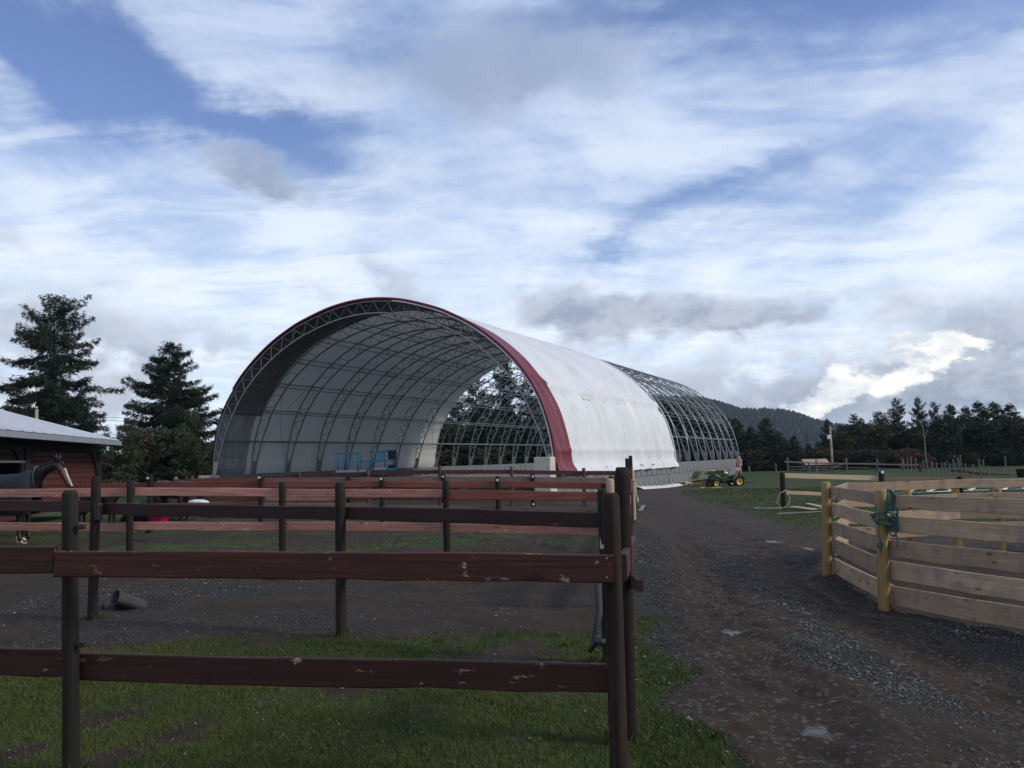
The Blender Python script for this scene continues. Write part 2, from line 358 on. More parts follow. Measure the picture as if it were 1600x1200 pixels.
def zones(x, y):
    n1 = fbm(x * .9, y * .9, 4, 3) - .5; n2 = fbm(x * 3.1, y * 3.1, 4, 9) - .5; n3 = fbm(x * .25, y * .25, 3, 21) - .5
    wx = x + n1 * 1.1 + n2 * .3; wy = y + n1 * 1.4 + n2 * .4
    lt, rt = left_track(y), right_track(y)
    paddock = x < .1368 * y + .0
    # grass
    g_near = S(8.3, 7.5, wy) * np.clip(.70 + 2.6 * n1 + 1.6 * n2 + .35 * S(6.4, 7.4, wy), 0, 1)
    g_mid = S(13.8, 16, wy) * S(32, 27, wy) * np.clip(.62 + 2.6 * n1, 0, 1) * .68
    g_mid2 = S(11.2, 12.5, wy) * S(15.2, 14, wy) * np.clip(.3 + 3.5 * n1, 0, 1) * .5
    g_pad = np.maximum(np.maximum(g_near, g_mid), g_mid2)
    g_pad = np.maximum(g_pad, .4 * S(26, 30, wy) * np.clip(.4 + 3 * n1, 0, 1))
    ledge = interp(y, [2, 3, 5, 8, 12, 16], [.9, 1.05, 1.2, 1.3, 1.0, .9])
    g_side = S(ledge + .2, ledge - .25, wx) * S(8.8, 8.0, wy) + S(-.1, .3, n1 + n2 * .5) * S(2.4, 1.9, wx) * (y > 8.5) * (y < 16) * .6
    fieldx = interp(y, [18, 21, 25, 40, 48, 56, 62, 90, 200], [7.0, 6.9, 7.2, 7.6, 9.5, 14, 17.2, 20, 33])
    g_field = S(fieldx - .6, fieldx + .8, wx) * S(17.5, 21, wy) * np.clip(.95 + 1.0 * n3 + 1.0 * n1, .2, 1)
    g_far = S(92, 97, y) * .9
    g_left = S(-13, -16, x) * S(22, 28, y)
    grass = np.where(paddock & (y < 40), g_pad, np.maximum(g_side, g_field))
    grass = np.maximum(np.maximum(grass, g_far), g_left)
    pen = in_pen(x, y)
    # mud tracks of the lane
    dl = np.abs(wx - lt); dr = np.abs(wx - rt)
    lane = S(ledge - .1, ledge + .3, wx) * S(rt + 1.6, rt + .8, wx)
    mud = np.maximum(S(.62, .32, dl + n2 * .3), S(.6, .3, dr + n2 * .3)) * (~paddock)
    mud = np.maximum(mud, S(6.2, 4.7, y) * (x > 1.3) * np.clip(.9 + 2 * n1, 0, 1))
    mud = np.maximum(mud, S(18, 23, wy) * (x > 2.2) * (x < fieldx) * (y < 60) * .85)
    mud = np.maximum(mud, S(5.0, 5.6, wx) * S(16.3, 17.2, wy) * S(22.0, 19.5, wy) * (~pen))
    grav = np.where(paddock, .18 + 1.5 * n1, .9 + 1.3 * n1) * (1 - mud)
    grav = np.where(paddock & (y > 8) & (y < 17),   .08 + 2.0 * n1 + .25 * S(11.2, 10.2, np.abs(wy - 11)), grav)
    grav = np.where(x < -9, grav * .3, grav)
    grass = grass * (1 - mud * (~paddock))
    grass = np.where(pen, .0, grass); grav = np.where(pen, .05, np.clip(grav, 0, 1)); mud = np.where(pen, .25, mud)
    # wet shine
    wet = np.zeros_like(x)
    for (px_, py_, rx, ry) in [(1.72, 5.15, .09, .16), (3.5, 5.55, .13, .14), (3.1, 7.1, .12, .07), (5.45, 18.4, .14, .4), (5.7, 17.0, .09, .25), (2.0, 8.2, .1, .1)]:
        wet = np.maximum(wet, S(1.15, .55, np.hypot((x - px_ + n2 * .25) / rx, (y - py_ + n2 * .3) / ry) + n2 * 1.2))
    return np.clip(grass, 0, 1), np.clip(grav, 0, 1), np.clip(mud, 0, 1), wet
def ground_z(x, y, micro=True):
    x = np.asarray(x, float); y = np.asarray(y, float)
    z = macro(x, y)
    z = z + (fbm(x * .35, y * .35, 3, 50) - .5) * .10
    if micro:
        near = S(26, 16, y)
        lt, rt = left_track(y), right_track(y)
        rut = 1.25 * S(.45, .1, np.abs(x - lt)) + S(.45, .1, np.abs(x - rt))
        z = z - .055 * rut * near * (x > 1)
        lanez = S(.95, .3, np.minimum(np.abs(x - lt), np.abs(x - rt))) * (x > 1) * near
        z = z + lanez * (fbm(x * 9 + y * .8, y * 1.3, 3, 160) - .5) * .07 + lanez * (np.abs(fbm(x * 5, y * 4, 3, 170) - .5)) * .06
        z = z + near * ((fbm(x * 2.4, y * 2.4, 3, 70) - .5) * .05 + (fbm(x * 11, y * 11, 3, 90) - .5) * .030)
    return z
def gz(x, y): return float(ground_z(np.array([x]), np.array([y]))[0])

# ------------------------------------------------------------------ mesh helpers
def tri_mesh(name, V, F, mat, rnd=None, smooth=False):
    V = np.asarray(V, np.float32); F = np.asarray(F, np.int32); n = F.shape[1]
    me = bpy.data.meshes.new(name)
    me.vertices.add(len(V)); me.vertices.foreach_set('co', V.ravel())
    me.loops.add(F.size); me.loops.foreach_set('vertex_index', F.ravel())
    me.polygons.add(len(F)); me.polygons.foreach_set('loop_start', np.arange(0, F.size, n, dtype=np.int32))
    me.polygons.foreach_set('loop_total', np.full(len(F), n, np.int32))
    if smooth: me.polygons.foreach_set('use_smooth', np.ones(len(F), bool))
    me.update(calc_edges=True)
    if rnd is not None:
        a = me.attributes.new('rnd', 'FLOAT', 'FACE'); a.data.foreach_set('value', np.asarray(rnd, np.float32))
    me.materials.append(mat)
    return me
def poly_mesh(name, V, F, mat, smooth=False):
    me = bpy.data.meshes.new(name); me.from_pydata([tuple(v) for v in V], [], F); me.update()
    me.materials.append(mat)
    if smooth: me.polygons.foreach_set('use_smooth', [True] * len(me.polygons))
    return me
WM = {}
def put(name, me, Mw, parent=None):
    o = bpy.data.objects.new(name, me); C.objects.link(o)
    if parent is not None:
        o.parent = parent; o.matrix_basis = WM[parent.name].inverted() @ Mw
    else: o.matrix_basis = Mw
    WM[o.name] = Mw
    return o
def tag(o, label=None, cat=None, group=None, kind=None):
    if label: o['label'] = label
    if cat: o['category'] = cat
    if group: o['group'] = group
    if kind: o['kind'] = kind
    return o
def thing(name, label, cat, loc=(0, 0, 0), rz=0, group=None):
    o = put(name, None, Matrix.Translation(Vector(loc)) @ Matrix.Rotation(rz, 4, 'Z'))
    return tag(o, label, cat, group)
I4 = Matrix.Identity(4)
def frame_m(p0, ax, up=Vector((0, 0, 1))):
    x = Vector(ax).normalized(); y = up.cross(x)
    if y.length < 1e-5: y = Vector((0, 1, 0))
    y.normalize(); z = x.cross(y)
    return Matrix(((x.x, y.x, z.x, p0[0]), (x.y, y.y, z.y, p0[1]), (x.z, y.z, z.z, p0[2]), (0, 0, 0, 1)))
class MB:
    def __init__(s): s.V = []; s.F = []
    def add(s, V, F):
        o = len(s.V); s.V += [tuple(v) for v in V]; s.F += [tuple(i + o for i in f) for f in F]
    def box(s, a, b, bev=0, T=None):
        x0, y0, z0 = a; x1, y1, z1 = b
        if not bev:
            V = [(x0, y0, z0), (x1, y0, z0), (x1, y1, z0), (x0, y1, z0), (x0, y0, z1), (x1, y0, z1), (x1, y1, z1), (x0, y1, z1)]
            F = [(3, 2, 1, 0), (4, 5, 6, 7), (0, 1, 5, 4), (1, 2, 6, 5), (2, 3, 7, 6), (3, 0, 4, 7)]
        else:
            V = []; e = bev
            for z, i in ((z0, e), (z0 + e, 0), (z1 - e, 0), (z1, e)):
                for (sx, sy) in ((0, 0), (1, 0), (1, 1), (0, 1)):
                    X = x1 - i if sx else x0 + i; Y = y1 - i if sy else y0 + i
                    if sx == sy: V += [(X, Y + (-e if sy else e), z), (X + (-e if sx else e), Y, z)]
                    else: V += [(X + (-e if sx else e), Y, z), (X, Y + (-e if sy else e), z)]
            # order each ring by angle
            F = []
            R = []
            cx_, cy_ = (x0 + x1) / 2, (y0 + y1) / 2
            for k in range(4):
                idx = list(range(k * 8, k * 8 + 8))
                idx.sort(key=lambda i: math.atan2((V[i][1] - cy_) / (y1 - y0), (V[i][0] - cx_) / (x1 - x0))); R.append(idx)
            F.append(tuple(reversed(R[0]))); F.append(tuple(R[3]))
            for k in range(3):
                for i in range(8): F.append((R[k][i], R[k][(i + 1) % 8], R[k + 1][(i + 1) % 8], R[k + 1][i]))
        if T is not None: V = [tuple(T @ Vector(v)) for v in V]
        s.add(V, F)
    def tube(s, pts, r, n=6, closed=False, caps=True):
        pts = [Vector(p) for p in pts]; R = []
        rr = r if isinstance(r, (list, tuple)) else [r] * len(pts)
        prev = None; base = len(s.V); V = []
        for i, p in enumerate(pts):
            if closed: t = pts[(i + 1) % len(pts)] - pts[i - 1]
            else: t = pts[min(i + 1, len(pts) - 1)] - pts[max(i - 1, 0)]
            t.normalize()
            if prev is None:
                a = Vector((0, 0, 1)) if abs(t.z) < .9 else Vector((1, 0, 0))
                prev = t.cross(a).normalized()
            u = (prev - t * prev.dot(t)).normalized(); prev = u; w = t.cross(u)
            for k in range(n):
                an = 2 * PI * k / n; V.append(p + (u * math.cos(an) + w * math.sin(an)) * rr[i])
        F = []
        m = len(pts)
        for i in range(m if closed else m - 1):
            j = (i + 1) % m
            for k in range(n): F.append((i * n + k, i * n + (k + 1) % n, j * n + (k + 1) % n, j * n + k))
        if not closed and caps: F.append(tuple(reversed(range(n)))); F.append(tuple(range((m - 1) * n, m * n)))
        s.add(V, F)
    def lathe(s, prof, n=16, T=None, cap=True):
        V = []; F = []
        for (r, z) in prof:
            for k in range(n): V.append(Vector((r * math.cos(2 * PI * k / n), r * math.sin(2 * PI * k / n), z)))
        for i in range(len(prof) - 1):
            for k in range(n): F.append((i * n + k, i * n + (k + 1) % n, (i + 1) * n + (k + 1) % n, (i + 1) * n + k))
        if cap: F.append(tuple(reversed(range(n)))); F.append(tuple(range((len(prof) - 1) * n, len(prof) * n)))
        if T is not None: V = [T @ v for v in V]
        s.add(V, F)
    def mesh(s, name, mat, smooth=False): return poly_mesh(name, s.V, s.F, mat, smooth)
def part(name, mb, mat, parent, smooth=False, Mw=None, label=None):
    """mb holds world coordinates unless Mw is given"""
    me = mb.mesh(name, mat, smooth)
    o = put(name, me, Mw if Mw is not None else I4.copy(), parent)
    if label: o['label'] = label
    return o

def board(p0, p1, h, t, mat, parent, name='rail', sag=.0, seed=None, label=None, zt=0):
    """sawn board whose TOP front edge runs p0 to p1; x along, y thickness, z down from 0 to -h"""
    p0 = Vector(p0); p1 = Vector(p1); Lg = (p1 - p0).length
    rn = random.Random(seed if seed is not None else hash((round(p0.x, 3), round(p0.z, 3), round(p1.x, 3))) & 0xffff)
    nseg = max(4, min(28, int(Lg / .22))); e = min(.006, t * .18); V = []
    ph = rn.uniform(0, 6); tw = rn.uniform(-.01, .01); w1 = rn.uniform(.6, 1.4)
    for i in range(nseg + 1):
        x = Lg * i / nseg
        dz = math.sin(x * w1 + ph) * .007 + math.sin(x * 4.1 + ph * 3) * .0015 + rn.uniform(-.002, .002) - sag * 4 * (x / Lg) * (1 - x / Lg)
        dy = math.sin(x * 1.3 + ph * 2) * .005 + tw * (x / Lg - .5)
        db = rn.uniform(-.005, .004) + dz
        ring = [(-t / 2, -e), (-t / 2 + e, 0), (t / 2 - e, 0), (t / 2, -e), (t / 2, -h + e), (t / 2 - e, -h), (-t / 2 + e, -h), (-t / 2, -h + e)]
        for (yy, z) in ring:
            V.append((x, yy + dy, z + (dz if z > -h / 2 else db) + rn.uniform(-.0008, .0008)))
    F = [tuple(range(8)), tuple(reversed(range(nseg * 8, nseg * 8 + 8)))]
    for i in range(nseg):
        for k in range(8): F.append((i * 8 + k, (i + 1) * 8 + k, (i + 1) * 8 + (k + 1) % 8, i * 8 + (k + 1) % 8))
    F = [tuple(reversed(f)) for f in F]
    me = poly_mesh(name, V, F, mat)
    o = put(name, me, frame_m(p0, p1 - p0), parent)
    if label: o['label'] = label
    return o
def post(x, y, ztop, r, mat, parent, lean=(0, 0), name='post', square=False, zb=None, dome=.02, label=None):
    z0 = (gz(x, y) if zb is None else zb) - .15; H = ztop - z0
    rn = random.Random(int(x * 1000) ^ int(y * 977)); n = 4 if square else 14
    mb = MB(); V = []; F = []
    hs = [0, .12, .3, .5, .7, .88, 1 - dome / H, 1]
    wob = [rn.uniform(.93, 1.06) for _ in range(n)]
    for i, f in enumerate(hs):
        rr = r * (1.06 - .08 * f) * (1 if i < len(hs) - 1 else .72)
        for k in range(n):
            an = 2 * PI * (k + .5) / n; q = rr * (math.sqrt(2) if square else wob[k] * rn.uniform(.985, 1.015))
            V.append((q * math.cos(an) + lean[0] * f * H, q * math.sin(an) + lean[1] * f * H, f * H))
    m = len(hs)
    for i in range(m - 1):
        for k in range(n): F.append((i * n + k, i * n + (k + 1) % n, (i + 1) * n + (k + 1) % n, (i + 1) * n + k))
    F.append(tuple(range((m - 1) * n, m * n))); mb.add(V, F)
    me = mb.mesh(name, mat, not square)
    return_o = put(name, me, Matrix.Translation((x, y, z0)), parent)
    if label: return_o['label'] = label
    return return_o

# ------------------------------------------------------------------ ground
def spaced(a, b, step, lo, hi, grow=1.12):
    v = list(np.arange(a, b, step)); s = step
    while v[-1] < hi: s *= grow; v.append(v[-1] + s)
    s = step; w = [v[0]]
    while w[-1] > lo: s *= grow; w.append(w[-1] - s)
    return np.array(sorted(w[1:] + v))
gxs = spaced(-5.5, 8.0, .055, -2500, 2500); gys = spaced(2.6, 17, .055, -60, 3500, 1.09)
GX, GY = np.meshgrid(gxs, gys); GZ = ground_z(GX, GY)
nx, ny = len(gxs), len(gys)
V = np.stack([GX.ravel(), GY.ravel(), GZ.ravel()], 1)
ii = np.arange(nx * ny).reshape(ny, nx)
F = np.stack([ii[:-1, :-1].ravel(), ii[:-1, 1:].ravel(), ii[1:, 1:].ravel(), ii[1:, :-1].ravel()], 1)
def ground_mat():
    m, t, b = new_mat('ground'); k = NB(t)
    geo = k.n('ShaderNodeNewGeometry'); P = geo.outputs['Position']
    A = lambda nm: k.n('ShaderNodeAttribute', attribute_name=nm).outputs['Fac']
    n1 = k.noise(P, 1.7, 8, .65); n2 = k.noise(P, 14, 6, .7); n3 = k.noise(P, 60, 4, .7); nb = k.noise(P, .22, 5, .6)
    def zone(nm, w=.5):
        s = k.m('ADD', A(nm), k.m('MULTIPLY', k.m('SUBTRACT', k.m('ADD', k.m('MULTIPLY', n2, .6), k.m('MULTIPLY', n1, .4)), .5), 1.3))
        return k.ss(s, .5 - w * .4, .5 + w * .4)
    dirt = k.mix(k.ss(n1, .3, .7), (.029, .0175, .0095), (.066, .041, .0225))
    dirt = k.mix(k.ss(n3, .35, .75), dirt, (.022, .017, .013))
    vo = k.n('ShaderNodeTexVoronoi'); k.l(P, vo.inputs['Vector']); vo.inputs['Scale'].default_value = 38
    vo2 = k.n('ShaderNodeTexVoronoi'); k.l(P, vo2.inputs['Vector']); vo2.inputs['Scale'].default_value = 85
    sepc = k.n('ShaderNodeSeparateColor'); k.l(vo.outputs['Color'], sepc.inputs[0])
    sepd = k.n('ShaderNodeSeparateColor'); k.l(vo2.outputs['Color'], sepd.inputs[0])
    st = k.mix(k.ss(sepc.outputs[0], .25, .97), (.034, .029, .022), (.110, .099, .080))
    st = k.mix(k.m('MULTIPLY', k.ss(sepd.outputs[0], .80, .88), .75), st, (.20, .19, .17))
    st = k.mix(k.ss(vo.outputs['Distance'], .28, .55), st, (.017, .016, .014))
    mud = k.mix(k.ss(n1, .35, .7), (.028, .0170, .0095), (.062, .039, .0225))
    mud = k.mix(k.m('MULTIPLY', k.ss(sepc.outputs[0], .86, .93), .8), mud, (.15, .14, .125))
    mud = k.mix(k.m('MULTIPLY', k.ss(nb, .5, .62), .6), mud, (.034, .030, .022))
    mud = k.mix(k.ss(n2, .45, .75), mud, (.020, .014, .011))
    gr = k.mix(k.ss(n2, .3, .7), (.030, .046, .009), (.058, .072, .014))
    gr = k.mix(k.ss(nb, .42, .6), gr, (.034, .074, .012))
    gr = k.mix(k.m('MULTIPLY', k.ss(n3, .55, .8), .5), gr, (.085, .085, .035))
    zg, zm, zr = zone('grass'), zone('mud'), zone('gravel', .8)
    col = k.mix(zr, dirt, st); col = k.mix(k.m('MULTIPLY', zm, .95), col, mud); col = k.mix(zg, col, gr)
    wet = k.ss(k.m('ADD', A('wet'), k.m('MULTIPLY', k.m('SUBTRACT', n2, .5), 1.6)), .25, .75)
    col = k.mix(k.m('MULTIPLY', wet, .35), col, (.03, .026, .023))
    k.l(col, b.inputs['Base Color'])
    ro = k.m('SUBTRACT', .93, k.m('MULTIPLY', wet, .74)); ro = k.m('SUBTRACT', ro, k.m('MULTIPLY', k.m('MULTIPLY', zm, k.ss(n2, .5, .7)), .22))
    k.l(ro, b.inputs['Roughness']); k.l(k.m('ADD', .3, k.m('MULTIPLY', wet, .4)), b.inputs['Specular IOR Level'])
    h = k.m('ADD', k.m('MULTIPLY', n2, 1.2), k.m('MULTIPLY', n3, .5)); h = k.m('ADD', h, k.m('MULTIPLY', n1, 2.5))
    h = k.m('SUBTRACT', h, k.m('MULTIPLY', k.m('MULTIPLY', vo.outputs['Distance'], zr), 1.1))
    k.bump(h, .95, .055, b)
    return m
me = tri_mesh('ground', V, F, ground_mat(), smooth=True)
zs = zones(GX.ravel(), GY.ravel())
for nm, z in zip(('grass', 'gravel', 'mud', 'wet'), zs):
    a = me.attributes.new(nm, 'FLOAT', 'POINT'); a.data.foreach_set('value', z.astype(np.float32))
tag(put('ground', me, I4.copy()), kind='structure', label='muddy farm ground with gravel, dirt and thin grass')

# grass blades and gravel: nobody can count them
def scatter(n, xr, yr, weight, ybias=1.0, seed=1):
    r = np.random.default_rng(seed)
    x = r.uniform(*xr, n)
    u = r.uniform(0, 1, n); y = yr[0] * (yr[1] / yr[0]) ** u if ybias else r.uniform(*yr, n)
    g = zones(x, y); w = weight(x, y, g)
    keep = (r.uniform(0, 1, n) < w) & (np.abs(x) < y * .68 + .6)
    return x[keep], y[keep], r
def blades(name, n, xr, yr, weight, h, w, label, seed):
    x, y, r = scatter(n, xr, yr, weight, 1, seed); m = len(x)
    z = ground_z(x, y); an = r.uniform(0, 2 * PI, m); hh = h * r.uniform(.4, 1.4, m) * (1 + y * .03); ww = w * r.uniform(.7, 1.3, m) * (1 + y * .12)
    le = hh * r.uniform(.2, 1.1, m); la = r.uniform(0, 2 * PI, m)
    dx, dy = np.cos(an) * ww / 2, np.sin(an) * ww / 2
    V = np.empty((m, 3, 3)); V[:, 0] = np.stack([x - dx, y - dy, z - .004], 1); V[:, 1] = np.stack([x + dx, y + dy, z - .004], 1)
    V[:, 2] = np.stack([x + np.cos(la) * le, y + np.sin(la) * le, z + hh], 1)
    me = tri_mesh(name, V.reshape(-1, 3), np.arange(m * 3).reshape(-1, 3), MAT['grass'], np.clip(fbm(x * .8, y * .8, 3, 33) * 1.3 - .2 + r.normal(0, .22, m), 0, 1))
    tag(put(name, me, I4.copy()), label, 'grass', kind='stuff')
blades('grass', 330000, (-5.2, 2.2), (3.1, 9.5), lambda x, y, g: np.clip(g[0] * 1.2 - .15, 0, 1), .022, .0035, 'short thin grass growing through the dirt in the front paddock', 5)
blades('pasture_grass', 220000, (-14, 26), (8.5, 48), lambda x, y, g: np.clip(g[0] * 1.1 - .1, 0, 1), .018, .006, 'short green pasture grass beyond the lane and in the back paddocks', 6)
OCT = np.array([(1, 0, 0), (-1, 0, 0), (0, 1, 0), (0, -1, 0), (0, 0, 1), (0, 0, -1)], float)
OF = np.array([(0, 2, 4), (2, 1, 4), (1, 3, 4), (3, 0, 4), (2, 0, 5), (1, 2, 5), (3, 1, 5), (0, 3, 5)])
def stones(name, n, xr, yr, weight, size, label, seed, bright=(0, 1)):
    x, y, r = scatter(n, xr, yr, weight, 1, seed); m = len(x)
    z = ground_z(x, y); s = size * r.lognormal(0, .42, m) * (1 + y * .035)
    Vv = OCT[None] * s[:, None, None] * r.uniform(.55, 1.2, (m, 6, 3)); Vv[:, :, 2] *= .6
    an = r.uniform(0, 2 * PI, m); c, sn = np.cos(an), np.sin(an)
    X = Vv[:, :, 0] * c[:, None] - Vv[:, :, 1] * sn[:, None]; Y = Vv[:, :, 0] * sn[:, None] + Vv[:, :, 1] * c[:, None]
    V = np.stack([X + x[:, None], Y + y[:, None], Vv[:, :, 2] + (z + s * .25)[:, None]], 2).reshape(-1, 3)
    F = (OF[None] + (np.arange(m) * 6)[:, None, None]).reshape(-1, 3)
    rn = np.repeat(np.clip(r.beta(1.1, 3.2, m) * bright[1] + bright[0], 0, 1), 8)
    me = tri_mesh(name, V, F, MAT['stone'], rn)
    tag(put(name, me, I4.copy()), label, 'gravel', kind='stuff')
def lane_w(x, y, g):
    c = fbm(x * 1.1, y * 1.1, 4, 140)
    lt, rt = left_track(y), right_track(y)
    mid = S(.75, .25, np.abs(x - (lt + rt) / 2 - .1)); edge = S(.7, .2, np.abs(x - rt - 1.15)) * (y < 15)
    lef = S(.8, .2, np.abs(x - interp(y, [6, 9, 15], [1.2, 1.6, 2.0]))) * (y > 6.5)
    band = np.maximum(np.maximum(mid, edge), lef * .8)
    return np.clip(g[1] * (x > .1368 * y) * (band * 1.2 * S(.38, .62, c) + .09) * (~in_pen(x, y)), 0, 1)
stones('lane_gravel', 130000, (.4, 8), (3.6, 24), lane_w, .0062, 'crushed grey gravel strewn along the muddy lane', 8, (.0, 1))
stones('paddock_gravel', 150000, (-6, 2), (3.2, 19), lambda x, y, g: np.clip(.35 * g[1] * (x < .1368 * y) * S(.5, .62, fbm(x * .9, y * .9, 4, 77)) + .035 * (x < 1.2), 0, 1), .0042, 'small pale gravel scattered through grass and dirt of the paddocks', 9, (.1, 1.1))

# ------------------------------------------------------------------ hill behind
def ridge_y(x):
    return np.interp(x, [500, 800, 1000, 1080, 1110, 1134, 1160, 1200, 1222, 1240, 1262, 1293, 1330, 1400, 1500, 1700], [640, 628, 620, 622, 627, 634, 642, 642, 643, 646, 655, 664, 668, 675, 676, 680])
hx = np.arange(830, 1850, 8.0); rows = 26; HV = []
for j in range(rows):
    f = j / (rows - 1); Z = 560 + 380 * f
    for x in hx:
        top = W(x, float(ridge_y(x)), 940.0); zt = top.z - 6
        X = top.x / 940 * Z
        zc = -1 + (zt + 1) * (f ** .85) + (fbm(np.array([X * .01]), np.array([Z * .012]), 3, 4)[0] - .5) * 26 * math.sin(PI * f)
        HV.append((X, Z, zc))
for x in hx:
    top = W(x, float(ridge_y(x)), 940.0); HV.append((top.x / 940 * 1200, 1200, top.z * .55))
for x in hx: HV.append((W(x, 600, 940).x / 940 * 1500, 1500, -3))
nxh = len(hx); idx = np.arange((rows + 2) * nxh).reshape(rows + 2, nxh)
HF = np.stack([idx[:-1, :-1].ravel(), idx[:-1, 1:].ravel(), idx[1:, 1:].ravel(), idx[1:, :-1].ravel()], 1)
me = tri_mesh('hill', HV, HF, plain('hill_soil', (.024, .032, .028), .95, 0, .3, .02), smooth=True)
tag(put('hill', me, I4.copy()), label='wooded hill rising behind the tree line', kind='structure')
HVa = np.array(HV)
def hill_trees():
    r = np.random.default_rng(3); n = 26000
    i = r.integers(0, rows - 1, n); j = r.integers(0, nxh - 1, n); a = r.uniform(0, 1, n)[:, None]; b = r.uniform(0, 1, n)[:, None]
    i[:5000] = rows - 2
    P = (HVa[idx[i, j]] * (1 - a) + HVa[idx[i, j + 1]] * a) * (1 - b) + (HVa[idx[i + 1, j]] * (1 - a) + HVa[idx[i + 1, j + 1]] * a) * b
    h = r.uniform(4.5, 8, n) * r.choice([1, 1, 1.3], n); w = h * r.uniform(.32, .55, n); K = 6
    ring = [(math.cos(2 * PI * q / K), math.sin(2 * PI * q / K)) for q in range(K)]
    V = np.empty((n, K + 1, 3))
    for q, (cx_, cy_) in enumerate(ring):
        rr = w * r.uniform(.7, 1.2, n); V[:, q, 0] = P[:, 0] + rr * cx_; V[:, q, 1] = P[:, 1] + rr * cy_; V[:, q, 2] = P[:, 2] + h * r.uniform(-.1, .15, n)
    V[:, K] = P + np.stack([r.normal(0, .3, n), np.zeros(n), h], 1)
    F = np.array([(q, (q + 1) % K, K) for q in range(K)])[None] + (np.arange(n) * (K + 1))[:, None, None]
    me = tri_mesh('hill_forest', V.reshape(-1, 3), F.reshape(-1, 3), MAT['hillforest'], np.repeat(r.uniform(0, 1, n), K))
    tag(put('hill_forest', me, I4.copy()), 'dark conifer forest covering the distant hill', 'forest', kind='stuff')
hill_trees()

hzm = bpy.data.materials.new('haze_air'); hzm.use_nodes = True; ht = hzm.node_tree; ht.nodes.clear()
vp = ht.nodes.new('ShaderNodeVolumePrincipled'); vp.inputs['Color'].default_value = (.62, .78, 1, 1); vp.inputs['Density'].default_value = .00010; vp.inputs['Anisotropy'].default_value = .2
ho = ht.nodes.new('ShaderNodeOutputMaterial'); ht.links.new(vp.outputs[0], ho.inputs['Volume'])
hb = MB(); hb.box((-3200, -900, -9), (3200, 4600, 120)); tag(put('haze', hb.mesh('haze', hzm), I4.copy()), kind='stuff', label='thin haze in the air')
# ------------------------------------------------------------------ trees
def sprays(P, D, Lh, r, per=4, w=.10, droop=.5, spread=.9):
    """at points P (n,3) with outward directions D, clumps of thin leafy faces"""
    n = len(P); P = np.repeat(P, per, 0); D = np.repeat(D, per, 0); Lh = np.repeat(Lh, per)
    d = D + r.normal(0, spread, D.shape) * .6; d[:, 2] -= droop * r.uniform(0, 1, len(d))
    d /= np.linalg.norm(d, axis=1)[:, None] + 1e-9
    l = Lh * r.uniform(.5, 1.3, len(d)); side = np.cross(d, r.normal(0, 1, d.shape)); side /= np.linalg.norm(side, axis=1)[:, None] + 1e-9
    base = P + r.normal(0, .05, P.shape); ww = (w * l)[:, None] * side
    mid = base + d * (l * .45)[:, None]; tip = base + d * l[:, None]; tip[:, 2] -= .12 * l
    V = np.stack([base, mid + ww, tip, mid - ww], 1).reshape(-1, 3)
    F = np.arange(len(V)).reshape(-1, 4)
    return V, F
